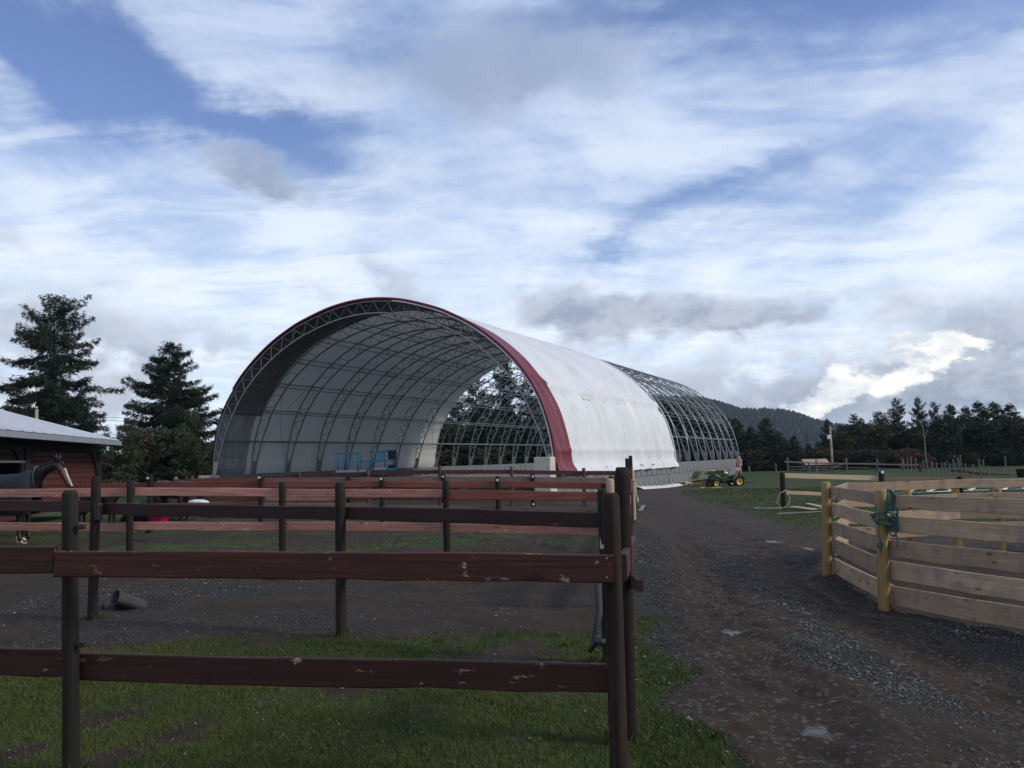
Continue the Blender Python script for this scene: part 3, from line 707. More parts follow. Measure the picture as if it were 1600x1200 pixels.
def conifer(H, R, seed, dens=1.0, prof=None, leaf=.5, droop=.35, mat='fir', bare=.06, tips=None, per=4, irregular=.35, w=.11):
    """returns (trunk mesh, crown mesh) with the base at the origin"""
    r = np.random.default_rng(seed); rn = random.Random(seed)
    tb = MB(); bend = [(rn.uniform(-.012, .012) * H * math.sin(k * .8), rn.uniform(-.012, .012) * H, H * k / 8) for k in range(9)]; bend[0] = (0, 0, -.3)
    tr = .016 * H + .05; tb.tube(bend, [tr * (1 - .93 * k / 8) for k in range(9)], 7)
    PV, PD, PL = [], [], []
    nb = int(H * 8.5 * dens)
    for b in range(nb):
        f = bare + (1 - bare) * (b + r.uniform(0, 1)) / nb; z = f * H; k = min(7, int(f * 8))
        q = f * 8 - k; ox = bend[k][0] * (1 - q) + bend[k + 1][0] * q; oy = bend[k][1] * (1 - q) + bend[k + 1][1] * q
        pr = prof(f) if prof else (1 - f) ** .8 * min(1, .55 + f * 3)
        Lb = R * pr * (1 + r.normal(0, irregular)) + .012 * H * r.uniform(.5, 1)
        Lb = max(.15, Lb)
        an = r.uniform(0, 2 * PI)
        tipped = False
        if tips:
            for (tz, ta, tl) in tips:
                if abs(f - tz) < .5 / nb * 3: an = ta + r.normal(0, .06); Lb = tl * r.uniform(.8, 1.05); tipped = True
        up = .45 * f - droop * (1 - f) + r.normal(0, .10)
        if tipped: up = -.22 + (.3 if f > .85 else 0)
        m = max(3, int(Lb / (leaf * .30))); t = (np.arange(m) + r.uniform(.2, .9, m)) / m
        cu = -droop * .5
        px_ = ox + np.cos(an) * Lb * t; py_ = oy + np.sin(an) * Lb * t; pz_ = z + Lb * (up * t + cu * t * t * .5 + (.28 * np.clip(t - .6, 0, 1) ** 1.0))
        P = np.stack([px_, py_, pz_], 1)
        lat = (1.05 - t) * Lb * .34 + leaf * .2
        for sgn in (-1, 1, 0):
            an2 = an + sgn * r.uniform(.6, 1.2)
            q2 = P + np.stack([np.cos(an2) * lat * abs(sgn) * r.uniform(.2, 1, m), np.sin(an2) * lat * abs(sgn) * r.uniform(.2, 1, m), -droop * .4 * lat * abs(sgn)], 1)
            q2[:, 2] += r.normal(0, .03 + leaf * .12, m) - .08 * leaf; PV.append(q2); PD.append(np.tile([math.cos(an2), math.sin(an2), -.15 + f * .3], (m, 1))); PL.append(np.full(m, leaf * (.55 + .45 * (1 - f))))
        if Lb > 1.2 and rn.random() < .5:
            tb.tube([(ox, oy, z), tuple(P[m // 2]), tuple(P[-1])], [tr * .22 * (1 - f) + .012, .018, .008], 3, caps=False)
    # leader
    mt = 6; PV.append(np.stack([np.full(mt, bend[8][0]), np.full(mt, bend[8][1]), H + np.linspace(-.06, .01, mt) * H], 1)); PD.append(np.tile([0, 0, 1.0], (mt, 1))); PL.append(np.full(mt, leaf * .6))
    V, F = sprays(np.concatenate(PV), np.concatenate(PD), np.concatenate(PL), r, per, w, droop * 1.4)
    rnd = np.clip(r.normal(.45, .25, len(F)), 0, 1)
    return tb.mesh('trunk', MAT['bark']), tri_mesh('crown', V, F, MAT[mat], rnd)
def bushy(H, R, seed, n=2600, leaf=.4, mat='hedge', low=.0, top=1.0):
    """broad leafy crown: limbs and clumps of leaves through an uneven volume"""
    r = np.random.default_rng(seed); rn = random.Random(seed); tb = MB()
    tb.tube([(0, 0, -.3), (.1, 0, H * .3), (0, .1, H * .6)], [.03 * H, .022 * H, .008 * H], 7)
    lobes = []
    for k in range(17):
        an = r.uniform(0, 2 * PI); f = r.uniform(.1, .95) * top; q = r.uniform(0, .75) * R * (1 - .55 * f)
        lobes.append((math.cos(an) * q, math.sin(an) * q, H * (low + (1 - low) * f) * .9, R * r.uniform(.22, .48), H * r.uniform(.09, .2)))
        if rn.random() < .7: tb.tube([(0, 0, H * .25), (lobes[-1][0] * .6, lobes[-1][1] * .6, lobes[-1][2] * .7), lobes[-1][:3]], [.009 * H, .006 * H, .003 * H], 4, caps=False)
    PV = []; PD = []
    for (x, y, z, a, c) in lobes:
        m = n // 17; d = r.normal(0, 1, (m, 3)); d /= np.linalg.norm(d, axis=1)[:, None]
        rad = r.uniform(.45, 1.08, m)[:, None]
        PV.append(np.array([x, y, z]) + d * rad * np.array([a, a, c])); PD.append(d + [0, 0, .35])
    P = np.concatenate(PV); P[:, 2] = np.abs(P[:, 2])
    V, F = sprays(P, np.concatenate(PD), np.full(len(P), leaf), r, 4, .2, .2)
    return tb.mesh('trunk', MAT['bark']), tri_mesh('crown', V, F, MAT[mat], np.clip(r.normal(.45, .25, len(F)), 0, 1))
def tree(name, meshes, x, ytop, Z, H0, label, cat='tree', group=None, rz=None, sx=1.0, base=None):
    """stands the tree at photo column x, depth Z, scaled so its top reaches photo row ytop"""
    p = W(x, ytop, Z); zb = gz(p.x, Z) if base is None else base
    s = (p.z - zb) / H0
    o = put(name, None, Matrix.Translation((p.x, Z, zb)) @ Matrix.Rotation(rz if rz is not None else random.uniform(0, 6.28), 4, 'Z') @ Matrix.Diagonal((s * sx, s * sx, s, 1)))
    tag(o, label, cat, group)
    for nm, me in zip(('trunk', 'crown'), meshes): put(nm, me, WM[o.name].copy(), o)
    return o
# two large firs behind the barn
firA = lambda f: (np.interp(f, [0, .3, .5, .57, .64, .70, .79, .9, .95, 1], [.52, .50, .44, .42, .33, .43, .36, .28, .20, .06]))
t1 = conifer(15.5, 6.6, 21, 1.55, firA, .44, .34, irregular=.30, tips=[(.585, 0.0, 5.0), (.60, PI, 5.1), (.59, PI + .1, 4.6), (.71, PI, 3.4), (.70, .1, 3.1), (.52, PI - .2, 3.8)], per=8, w=.09)
tree('fir_tree', t1, 88, 467, 70, 15.5, 'tallest dark fir left of the arched building with long side branches', 'tree', rz=0)
t1b = conifer(10, 4.5, 22, 1.2, None, .5, .35, irregular=.2, per=5)
tree('fir_tree', t1b, 126, 612, 68, 10, 'short dense fir tucked against the right side of the tallest fir', 'tree')
tree('fir_tree', t1b, 40, 622, 66, 10, 'short fir showing above the left end of the barn roof', 'tree', rz=2)
firB = lambda f: (np.interp(f, [0, .4, .6, .74, .81, .92, .97, 1], [.82, .78, .70, .54, .40, .24, .14, .04]))
t2 = conifer(12, 4.0, 33, 1.9, firB, .40, .34, irregular=.28, tips=[(.93, .1, 1.8), (.90, PI - .2, 1.6), (.76, PI, 2.7), (.70, .0, 2.5)], per=8, w=.10)
tree('fir_tree', t2, 266, 538, 64, 12, 'dark ragged fir between the barn and the arched building', 'tree', rz=0)
cd = [conifer(7, 2.4, 41 + k, 1.3, lambda f: (1 - f) ** .6, .42, .1, mat='cedar', irregular=.3, per=4) for k in range(2)]
tree('cedar_tree', cd[0], 196, 655, 56, 7, 'wispy light green cedar just right of the barn eave', 'tree', sx=.95)
tree('cedar_tree', cd[1], 304, 640, 57, 7, 'slender cedar with a pale thin top left of the arched building', 'tree', sx=.75)
bs = [bushy(5, 3.6, 51 + k, 2400, .34, m) for k, m in enumerate(('brownish', 'hedge', 'hedge', 'brownish'))]
for k, (x, y, Z, lb) in enumerate([(225, 672, 58, 'brown-green bush below the ragged fir, nearer the barn'), (262, 668, 60, 'dark green bush under the middle of the ragged fir'),
                                   (305, 690, 59, 'dark bush beside the foot of the arched building'), (182, 712, 56, 'low leafy bush at the corner of the barn')]):
    tree('bush', bs[k], x, y, Z, 5, lb, 'bush', sx=1.0)

# conifers beyond the arched building and the belt of trees along the right
va = [conifer(12, 3.9, 61 + k, 1.15, firA if k < 2 else firB, .58, .30, irregular=.34, per=4, w=.13) for k in range(4)]
vb = [conifer(9, 2.9, 71 + k, 1.5, lambda f: (1 - f) ** .75, .55, .22, irregular=.12, per=4, mat='hedge', w=.14) for k in range(3)]
vc = [bushy(8, 4.6, 81 + k, 2600, .50, m, top=1.0) for k, m in enumerate(('hedge', 'brownish', 'hedge', 'brownish'))]
for (x, y, Z, k, sx, lb) in [(786, 563, 112, 0, .85, 'tall ragged fir seen through the open right end of the arch'), (742, 590, 116, 1, 1.0, 'ragged fir seen inside the arch, left of the tallest one'),
                             (822, 590, 110, 2, .8, 'fir half hidden behind the inner leg of the front truss'), (714, 622, 118, 3, 1.0, 'lowest fir seen through the arch beside the white lining'),
                             (765, 620, 108, 3, .9, 'dense fir between the two tall ones seen through the arch')]:
    tree('fir_tree', va[k], x, y, Z, 12, lb, 'tree', sx=sx)
for q, (x, y, Z, k) in enumerate([(690, 650, 112, 0), (730, 660, 106, 2), (775, 655, 106, 0), (815, 655, 108, 2), (850, 650, 108, 0), (885, 648, 110, 2)]):
    tree('broad_tree', vc[k], x, y, Z, 8, 'dark leafy tree in the row glimpsed through the bare trusses under the arch', 'tree', 'row of trees seen through the arch', sx=1.15)
for q, (x, y, Z, k) in enumerate([(925, 640, 112, 0), (965, 640, 113, 2), (1003, 628, 112, 0), (1030, 622, 113, 2), (1058, 626, 112, 0), (1086, 632, 111, 2), (1112, 645, 110, 0)]):
    tree('broad_tree', vc[k], x, y, Z, 8, 'dark leafy tree in the row behind the bare far trusses', 'tree', 'row of trees behind the uncovered trusses', sx=1.05)
for (x, y, Z, k, lb) in [(1148, 655, 104, 0, 'narrow green conifer right beside the last truss'), (1172, 668, 103, 1, 'green conifer second from the last truss'),
                         (1196, 654, 104, 2, 'tallest green conifer standing before the wooded hill'), (1218, 676, 102, 1, 'green conifer right of the tallest one before the hill'),
                         (1240, 682, 102, 0, 'small conifer behind the left end of the white-railed fence'), (1262, 694, 105, 2, 'lowest conifer, just above the small shed')]:
    tree('conifer', vb[k], x, y, Z, 9, lb, 'tree', sx=1.35)
for q, x in enumerate(range(1130, 1300, 17)):
    tree('shrub', vc[(q * 3) % 4], x, 698 + (q * 7) % 9, 100 + q % 3, 8, 'dark shrub at the foot of the conifers before the hill', 'shrub', 'shrubs at the foot of the conifers before the hill', sx=1.2)
for (x, y, Z, k, sx, kind, lb) in [
    (1292, 656, 112, 1, .9, 'c', 'small dark conifer directly behind the utility pole'),
    (1335, 648, 110, 2, 1.0, 'f', 'ragged fir with a flat bent top right of the utility pole'),
    (1372, 644, 111, 3, 1.05, 'f', 'ragged fir with long bare side branches, left of the upright one'),
    (1399, 624, 108, 0, .72, 'f', 'tallest upright fir near the middle of the right tree belt'),
    (1434, 622, 110, 2, .55, 'f', 'slim spiky fir with a thin pointed top'),
    (1459, 629, 108, 1, .62, 'f', 'rounded fir just left of the broad dense trees'),
    (1484, 634, 104, 0, 1.2, 'c', 'broad dense conifer at the left of the thick group'),
    (1508, 637, 103, 1, 1.2, 'c', 'dense conifer second in the thick group'),
    (1528, 629, 104, 2, 1.25, 'c', 'dense tall conifer in the middle of the thick group'),
    (1552, 630, 103, 0, 1.3, 'c', 'wide conifer forming the top of the thick group'),
    (1578, 633, 102, 1, 1.3, 'c', 'conifer at the right shoulder of the thick group'),
    (1606, 660, 100, 2, 1.3, 'c', 'lower conifer cut off by the right edge of the view')]:
    tree('conifer' if kind == 'c' else 'fir_tree', (vb if kind == 'c' else va)[k], x, y, Z, 9 if kind == 'c' else 12, lb, 'tree', sx=sx)
for q, (x, y) in enumerate([(1312, 668), (1330, 664), (1350, 662), (1368, 660), (1386, 662), (1404, 666), (1424, 668), (1444, 672), (1462, 664), (1476, 656)]):
    tree('broad_tree', vc[(1, 0, 3, 1, 2)[q % 5]], x, y, 104 + (q * 5) % 7, 8, 'dull olive broad tree in the lower belt right of the utility pole', 'tree', 'broad trees in the belt right of the utility pole', sx=.95)
for q, x in enumerate(range(1475, 1640, 15)):
    tree('broad_tree', vc[(0, 2, 1)[q % 3]], x, 652 + (q * 11) % 13, 99 + (q * 3) % 4, 8, 'dark broad tree filling the thick group at the field edge', 'tree', 'broad trees filling the thick group on the right', sx=1.1)
for q, x in enumerate(range(600, 1130, 34)):
    tree('shrub', vc[(q * 3) % 4], x, 700, 103 + (q * 7) % 5, 8, 'dark undergrowth shrub beyond the far end of the arched building', 'shrub', 'undergrowth shrubs beyond the arched building', sx=2.0)
for q, x in enumerate(range(1300, 1640, 18)):
    tree('shrub', vc[(q * 3 + 1) % 4], x, 700 + (q * 5) % 7, 98 + q % 3, 8, 'dark undergrowth shrub at the edge of the right tree belt', 'shrub', 'undergrowth shrubs along the right tree belt', sx=1.9)
rb = bushy(4, 3.6, 95, 2200, .34, 'redbush')
tree('bush', rb, 1418, 700, 96, 4, 'reddish-brown leafless bush behind the end of the white rail', 'bush', sx=1.1)
tree('bush', rb, 1446, 708, 95, 4, 'smaller reddish-brown bush under the thin pale trunk', 'bush', sx=1.0)
mb = MB(); p = W(1440, 655, 94); q = W(1447, 724, 94); mb.tube([q, (p + q) / 2 + Vector((.1, 0, 0)), p], [.06, .05, .025], 6)
mb.tube([(p + q) / 2, p + Vector((.8, 0, -.5))], [.025, .01], 4); mb.tube([p + Vector((0, 0, -.8)), p + Vector((-.6, 0, .5))], [.04, .012], 4)
tag(put('bare_tree', mb.mesh('bare_tree', MAT['palebark']), I4.copy()), 'thin bare pale trunk standing before the right tree belt', 'tree')

# ------------------------------------------------------------------ the arched building
BA = math.radians(24.1); AX = Vector((math.sin(BA), math.cos(BA), 0)); UX = Vector((math.cos(BA), -math.sin(BA), 0))
BC = Vector((-7.49, 44.09, 0))
def BP(u, s, z): return BC + UX * u + AX * s + Vector((0, 0, z))
HALF = [(10.3, 1.05), (10.17, 2.2), (9.98, 3.1), (9.66, 4.1), (9.15, 5.1), (8.28, 6.25), (7.3, 7.18), (6.2, 8.0), (5.1, 8.62), (4.0, 9.1), (2.0, 9.68), (0, 9.88)]
CT = [(-u, z) for u, z in HALF] + [(u, z) for u, z in reversed(HALF[:-1])]
def catmull(P, n=14):
    out = []
    for i in range(len(P) - 1):
        p0 = P[max(i - 1, 0)]; p1 = P[i]; p2 = P[i + 1]; p3 = P[min(i + 2, len(P) - 1)]
        for k in range(n):
            t = k / n
            out.append(tuple(.5 * (2 * p1[c] + (p2[c] - p0[c]) * t + (2 * p0[c] - 5 * p1[c] + 4 * p2[c] - p3[c]) * t * t + (-p0[c] + 3 * p1[c] - 3 * p2[c] + p3[c]) * t ** 3) for c in (0, 1)))
    out.append(P[-1]); return out
DENSE = np.array(catmull(CT)); ARC = np.concatenate([[0], np.cumsum(np.hypot(*np.diff(DENSE, axis=0).T))]); ARCL = ARC[-1]
def PR(a, off=0.0):
    """profile point at arc length a from the left foot, moved inward by off"""
    u = np.interp(a, ARC, DENSE[:, 0]); z = np.interp(a, ARC, DENSE[:, 1])
    e = .15; u1 = np.interp(min(a + e, ARCL), ARC, DENSE[:, 0]); z1 = np.interp(min(a + e, ARCL), ARC, DENSE[:, 1])
    u2 = np.interp(max(a - e, 0), ARC, DENSE[:, 0]); z2 = np.interp(max(a - e, 0), ARC, DENSE[:, 1])
    tx, tz = u1 - u2, z1 - z2; l = math.hypot(tx, tz); nx_, nz_ = tz / l, -tx / l
    return float(u + nx_ * off), float(z + nz_ * off)
def depth_at(a):
    q = min(a, ARCL - a); return .26 + .36 * min(1, q / 3.1)
NF = 17; BAY = 3.15; BLEN = BAY * (NF - 1); COV = 7.45 * BAY
bld = thing('arched_building', 'large half-built arched fabric building with red front edge and bare trusses at the far end', 'building', BP(0, 0, -.3), 0)
unit = MB(); unit.tube([(0, 0, 0), (1, 0, 0)], 1, 4); unit_web = unit.mesh('web_strut', MAT['galv'])
NW = 66
def web_nodes(s):
    pts = []
    for i in range(NW + 1):
        a = .55 + (ARCL - 1.1) * i / NW
        u, z = PR(a, 0.02 if i % 2 == 0 else depth_at(a) - .02); pts.append(BP(u, s, z))
    return pts
for f in range(NF):
    s = f * BAY
    fr = put('arch_frame', None, Matrix.Translation(BP(0, s, 1.05)), bld)
    if f == 0: fr['label'] = 'front steel truss arch framing the opening'
    na = 84
    o1 = MB(); o1.tube([BP(*[(lambda q: (q[0], s, q[1]))(PR(ARCL * i / na))][0]) for i in range(na + 1)], .045, 6)
    part('outer_chord', o1, MAT['galv'], fr, True)
    o2 = MB(); o2.tube([BP(*[(lambda q: (q[0], s, q[1]))(PR(ARCL * i / na, depth_at(ARCL * i / na)))][0]) for i in range(na + 1)], .048, 6)
    part('inner_chord', o2, MAT['galv'], fr, True)
    wn = web_nodes(s)
    if f < 4:
        for i in range(NW):
            d = wn[i + 1] - wn[i]
            put('web_strut', unit_web, frame_m(wn[i], d, UX.cross(d).normalized() if False else Vector((0, 0, 1))) @ Matrix.Diagonal((d.length, .017, .017, 1)), fr)
    else:
        wb = MB()
        for i in range(NW): wb.tube([wn[i], wn[i + 1]], .024, 3, caps=False)
        tag(part('web', wb, MAT['galv'], fr), kind='stuff')
    for sg in (0, 1):
        fp = MB(); V = []
        for y in (-.02, .02):
            for a, dd in ((0, 0), (0, 1), (.75, 1), (.75, 0)):
                aa = a if sg == 0 else ARCL - a
                u, z = PR(aa, depth_at(aa) if dd else 0); V.append(BP(u, s + y, z))
        fp.add(V, [(0, 1, 2, 3), (7, 6, 5, 4), (0, 4, 5, 1), (1, 5, 6, 2), (2, 6, 7, 3), (3, 7, 4, 0)])
        part('foot_plate', fp, MAT['galv'], fr)
PURL = []
for zt in (3.0, 4.85, 6.4, 7.75, 8.85, 9.55):
    a = float(np.interp(zt, DENSE[:len(DENSE) // 2, 1], ARC[:len(DENSE) // 2])); PURL += [a, ARCL - a]
PURL.append(ARCL / 2)
for a in PURL:
    for off, rr in ((.20, .028), (depth_at(a) - .05, .026)):
        mb = MB(); u, z = PR(a, off); mb.tube([BP(u, 0, z), BP(u, BLEN / 2, z), BP(u, BLEN, z)], rr, 5); part('purlin', mb, MAT['galv'], bld)
    # short knee braces from purlin to chord at every frame
    mb = MB(); ua, za = PR(a, .06); ub, zb_ = PR(a, depth_at(a))
    for f in range(NF):
        for dsn in (-.7, .7):
            if 0 <= f * BAY + dsn <= BLEN: mb.tube([BP(ua, f * BAY + dsn, za), BP(ub, f * BAY, zb_)], .014, 3, caps=False)
    tag(part('knee_brace', mb, MAT['galv'], bld), kind='stuff')
for (s0, a0, s1, a1) in [(BAY, 6.6, 2 * BAY, .3), (BAY, .3, 2 * BAY, 6.6), (7 * BAY, 6.6, 8 * BAY, .3), (9 * BAY, ARCL - 6.6, 10 * BAY, ARCL - .3), (9 * BAY, ARCL - .3, 10 * BAY, ARCL - 6.6), (14 * BAY, 6.6, 15 * BAY, .3), (14 * BAY, .3, 15 * BAY, 6.6)]:
    mb = MB(); pts = []
    for q in range(9):
        t = q / 8; u, z = PR(a0 + (a1 - a0) * t, .1); pts.append(BP(u, s0 + (s1 - s0) * t, z))
    mb.tube(pts, .012, 3); part('brace_cable', mb, MAT['galv'], bld)

def cover_sheet(s0, s1, ds, name, mat, label, inset=0.0, a0=None, a1=None):
    na = 230; ns = max(3, int((s1 - s0) / ds)); r = random.Random(4); V = []; ext = .32
    sv = np.linspace(s0, s1, ns + 1); av = np.linspace(-ext if a0 is None else a0, ARCL + ext if a1 is None else a1, na + 1)
    A, SS = np.meshgrid(av, sv); skew = 1.5 if s0 > 2 and a0 is None else 0
    n1 = fbm(SS * .55 + 3, A * .14, 4, 201) - .5; n2 = fbm(SS * 1.7, A * .35, 3, 211) - .5; n3 = fbm(SS * 3.2, A * .22, 3, 221) - .5; n4 = np.abs(fbm(SS * 2.3, A * .16 + SS * .2, 3, 241) - .5) * 2 - .2
    for j in range(ns + 1):
        for i in range(na + 1):
            a, s = av[i], sv[j]; q = min(max(a, 0), ARCL)
            hf = (s / BAY) % 1.0; sc = abs(math.sin(PI * hf)) ** .55
            side = float(S(7.5, 4.5, np.array(min(a, ARCL - a))))           # loose lower part
            right = 1.0 if a > ARCL / 2 else .45
            off = -.125 + sc * (.16 + .05 * side) + n1[j, i] * .10 * side * right + n3[j, i] * .22 * side * right + n4[j, i] * .10 * side * right + n2[j, i] * .035
            dd = min(a, ARCL - a)
            bulge = math.exp(-((dd - 4.45) / .30) ** 2) * (.5 + .5 * sc) * .15 - math.exp(-((dd - 3.95) / .25) ** 2) * .12 * sc
            off -= bulge * right * (.8 if s0 > 1 else .12)
            off -= .05 * math.exp(-((dd - .9) / .12) ** 2) * right
            if dd < .3: off -= (.3 - dd) * .35
            u, z = PR(q, off + inset)
            if a < 0: z += a; u -= .03
            if a > ARCL: z -= (a - ARCL) * (1 + .25 * n3[j, i]); u += .05
            V.append(BP(u, s + (n2[j, i] * .10 if j in (0, ns) else 0) + skew * (j / ns) ** 3 * float(S(.56, .30, np.array(q / ARCL))), z))
    V = np.array([tuple(v) for v in V]); ii = np.arange((ns + 1) * (na + 1)).reshape(ns + 1, na + 1)
    F = np.stack([ii[:-1, :-1].ravel(), ii[:-1, 1:].ravel(), ii[1:, 1:].ravel(), ii[1:, :-1].ravel()], 1)
    me = tri_mesh(name, V, F, mat, smooth=True)
    o = put(name, me, I4.copy(), bld); o['label'] = label
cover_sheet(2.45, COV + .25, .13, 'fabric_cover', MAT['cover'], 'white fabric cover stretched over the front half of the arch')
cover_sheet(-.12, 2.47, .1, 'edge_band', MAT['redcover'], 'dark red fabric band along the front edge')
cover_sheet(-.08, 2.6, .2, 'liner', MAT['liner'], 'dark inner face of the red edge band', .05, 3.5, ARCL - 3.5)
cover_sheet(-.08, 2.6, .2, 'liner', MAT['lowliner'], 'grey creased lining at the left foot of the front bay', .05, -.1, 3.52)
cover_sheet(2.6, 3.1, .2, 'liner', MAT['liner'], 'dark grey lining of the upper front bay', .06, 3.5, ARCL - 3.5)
mb = MB(); mb.tube([BP(*[(lambda q: (q[0], -.14, q[1]))(PR(ARCL * i / 90, -.02))][0]) for i in range(50, 91)], .035, 6); part('hem_cord', mb, MAT['cover'], bld, True)
mb = MB(); mb.tube([BP(*[(lambda q: (q[0], -.10, q[1]))(PR(ARCL * i / 90, -.12))][0]) for i in range(15, 91)], [.03 + .045 * min(1, (i - 15) / 22) for i in range(15, 91)], 8); part('edge_roll', mb, MAT['redcover'], bld, True)
mb = MB(); mb.tube([BP(*[(lambda q: (q[0], COV + .27 + 1.5 * float(S(.56, .30, np.array(i / 90))), q[1]))(PR(ARCL * i / 90, -.02))][0]) for i in range(0, 91)], .04, 6); part('hem_cord', mb, MAT['cover'], bld, True)

# concrete block walls under the frames
def block_mesh(lx, ly, lz, mat, seed):
    rn = random.Random(seed); mb = MB(); mb.box((-lx / 2, -ly / 2, 0), (lx / 2, ly / 2, lz), .022)
    mb.V = [(x + rn.uniform(-.006, .006), y + rn.uniform(-.006, .006), z + rn.uniform(-.006, .006)) for x, y, z in mb.V]
    return mb.mesh('block', mat)
bms = [block_mesh(.60, 1.215, .735, MAT['concrete'], k) for k in range(4)]
for sg, lb in ((1, 'two-course grey concrete block wall carrying the right side of the arched building'), (-1, 'concrete block wall carrying the left side of the arched building, seen from inside')):
    w = thing('block_wall', lb, 'wall', BP(sg * 10.05, 0, -.5))
    rn = random.Random(sg + 5)
    for row in range(2):
        k = 0; s = .5 if row == 1 else -.1
        while s < BLEN + .3:
            z = 1.05 - .75 * (2 - row) + .0
            put('block', bms[rn.randrange(4)], Matrix.Translation(BP(sg * (10.05 + rn.uniform(-.012, .012)), s + .62, z + rn.uniform(-.004, .004))) @ Matrix.Rotation(-BA + rn.uniform(-.008, .008), 4, 'Z'), w)
            s += 1.25
def pillar(u, s, z0, z1, lb):
    me = block_mesh(.80, .80, z1 - z0, MAT['concream'], 9); me.name = 'concrete_pillar'
    o = put('concrete_pillar', me, Matrix.Translation(BP(u, s, z0)) @ Matrix.Rotation(-BA, 4, 'Z')); tag(o, lb, 'pillar')
pillar(9.98, -.42, -.5, 1.62, 'tall cream concrete pillar at the right front foot of the arch')
pillar(-10.15, -.42, -.5, 1.03, 'cream concrete pillar at the left front foot of the arch')
mb = MB(); g = []
for k in range(41):
    t = k / 40; s = 12.5 + 14 * t
    for (du, dz) in ((.34, .0), (.42, .16 + .05 * math.sin(k * 1.7)), (.62, .12), (.95 + .1 * math.sin(k * 2.3), 0.01)):
        p = BP(10.05 + du, s, 0); p.z = gz(p.x, p.y) + dz; g.append(p)
F = [(k * 4 + j, k * 4 + j + 1, (k + 1) * 4 + j + 1, (k + 1) * 4 + j) for k in range(40) for j in range(3)]
mb.add(g, F); tag(put('plastic_sheet', mb.mesh('plastic_sheet', MAT['bag'], True), I4.copy()), 'long white sheet lying along the foot of the right block wall', 'sheet')

# ------------------------------------------------------------------ fences of the paddocks (left)
def zpix(x, y, Z): return W(x, y, Z)
def fence_line(label, posts, rails, pr=.055, mat='post', insul=()):
    """posts: (x, ytop, Z, material?)   rails: (x0,y0,x1,y1,height,material,front offset)"""
    p0 = W(posts[0][0], posts[0][1], posts[0][2])
    f = thing('rail_fence', label, 'fence', (p0.x, p0.y, gz(p0.x, p0.y)))
    xs = [p[0] for p in posts]; Zs = [p[2] for p in posts]
    def Zat(x):
        if x <= xs[0]: return Zs[0] + (Zs[0] - Zs[1]) / (xs[0] - xs[1]) * (x - xs[0]) if len(xs) > 1 else Zs[0]
        if x >= xs[-1]: return Zs[-1] + (Zs[-1] - Zs[-2]) / (xs[-1] - xs[-2]) * (x - xs[-1])
        return float(np.interp(x, xs, Zs))
    for k, p in enumerate(posts):
        q = W(p[0], p[1], p[2]); m = MAT[p[3]] if len(p) > 3 else MAT[mat]
        po = post(q.x - (p[5] * 1.5 if len(p) > 5 else 0), q.y, q.z, p[4] if len(p) > 4 else pr, m, f, lean=(p[5] if len(p) > 5 else random.uniform(-.006, .006), random.uniform(-.005, .005)))
        if k in insul:
            rr = p[4] if len(p) > 4 else pr
            for dz in (-.10, -1.02):
                ib = MB(); ib.box((-.028, -rr - .085, dz - .04), (.028, -rr + .004, dz + .04), .006); ib.tube([(0, -rr - .084, dz), (0, -rr - .10, dz)], .022, 8)
                io = put('insulator', ib.mesh('insulator', MAT['black']), Matrix.Translation(q), f)
                wb = MB(); wb.tube([(0, -rr - .099, dz + .005), (0, -rr - .112, dz + .005)], .016 + .0007 * p[2], 8)
                put('wire_button', wb.mesh('wire_button', MAT['white']), Matrix.Translation(q), io)
    for (x0, y0, x1, y1, h, m, off) in rails:
        a = W(x0, y0, Zat(x0)); b = W(x1, y1, Zat(x1)); d = Vector((0, -1, 0)) * off
        board(a + d, b + d, h, .036, MAT[m], f)
    return f
# row 1, across the foreground
f1 = fence_line('nearest dark maroon two-board fence right across the foreground',
    [(-420, 775, 4.85, 'greypost', .042), (110, 766, 4.6, 'greypost', .040, -.026), (953, 770, 4.28, 'postworn', .041)],
    [(-440, 848, 98, 853.5, .141, 'maroon', .066), (100, 857, 957, 866, .134, 'maroon', .068),
     (-440, 1007, 112, 1020, .141, 'maroon', -.064), (112, 1022, 958, 1044, .140, 'maroon', -.064)])
for (x, y, Z) in ((128, 1007, 4.58), (129, 823, 4.58)):
    q = W(x, y, Z); ib = MB(); ib.box((-.03, -.012, -.014), (.014, .012, .014), .004)
    put('insulator', ib.mesh('insulator', MAT['black']), Matrix.Translation(q), f1)
# lane fence running away along the drive
sf = thing('rail_fence', 'dark fence running away from the foreground corner along the left side of the lane', 'fence', (.62, 4.8, 0))
q = W(969, 730, 4.95); post(q.x, q.y, q.z, .046, MAT['postworn'], sf, lean=(.006, 0), dome=.05)
for (x, y, Z, r, m) in [(953, 748, 9.3, .045, 'palewood'), (979.5, 716, 27, .062, 'greypost'), (985, 712, 33, .07, 'post'), (989, 734, 24, .04, 'palewood'), (981, 732, 14, .05, 'post'), (984, 728, 22, .055, 'post')]:
    q = W(x, y, Z); post(q.x, q.y, q.z, r, MAT[m], sf)
board(W(972.5, 866, 4.5), W(990.5, 836, 5.75), .135, .040, MAT['brownrail'], sf)
board(W(1001, 905, 4.6), W(984, 890, 5.15), .062, .040, MAT['brownrail'], sf)
for (ya, yb, Za, Zb, xa, xb) in [(800, 758, 9, 20, 981, 986), (757, 736, 20, 33, 986, 988), (862, 793, 9, 18, 981, 985)]:
    board(W(xa, ya, Za), W(xb, yb, Zb), .13, .036, MAT['redrail'], sf)
board(W(940, 791, 6.75), W(945.5, 793, 6.9), .33, .03, MAT['palewood'], sf, name='trim_board')
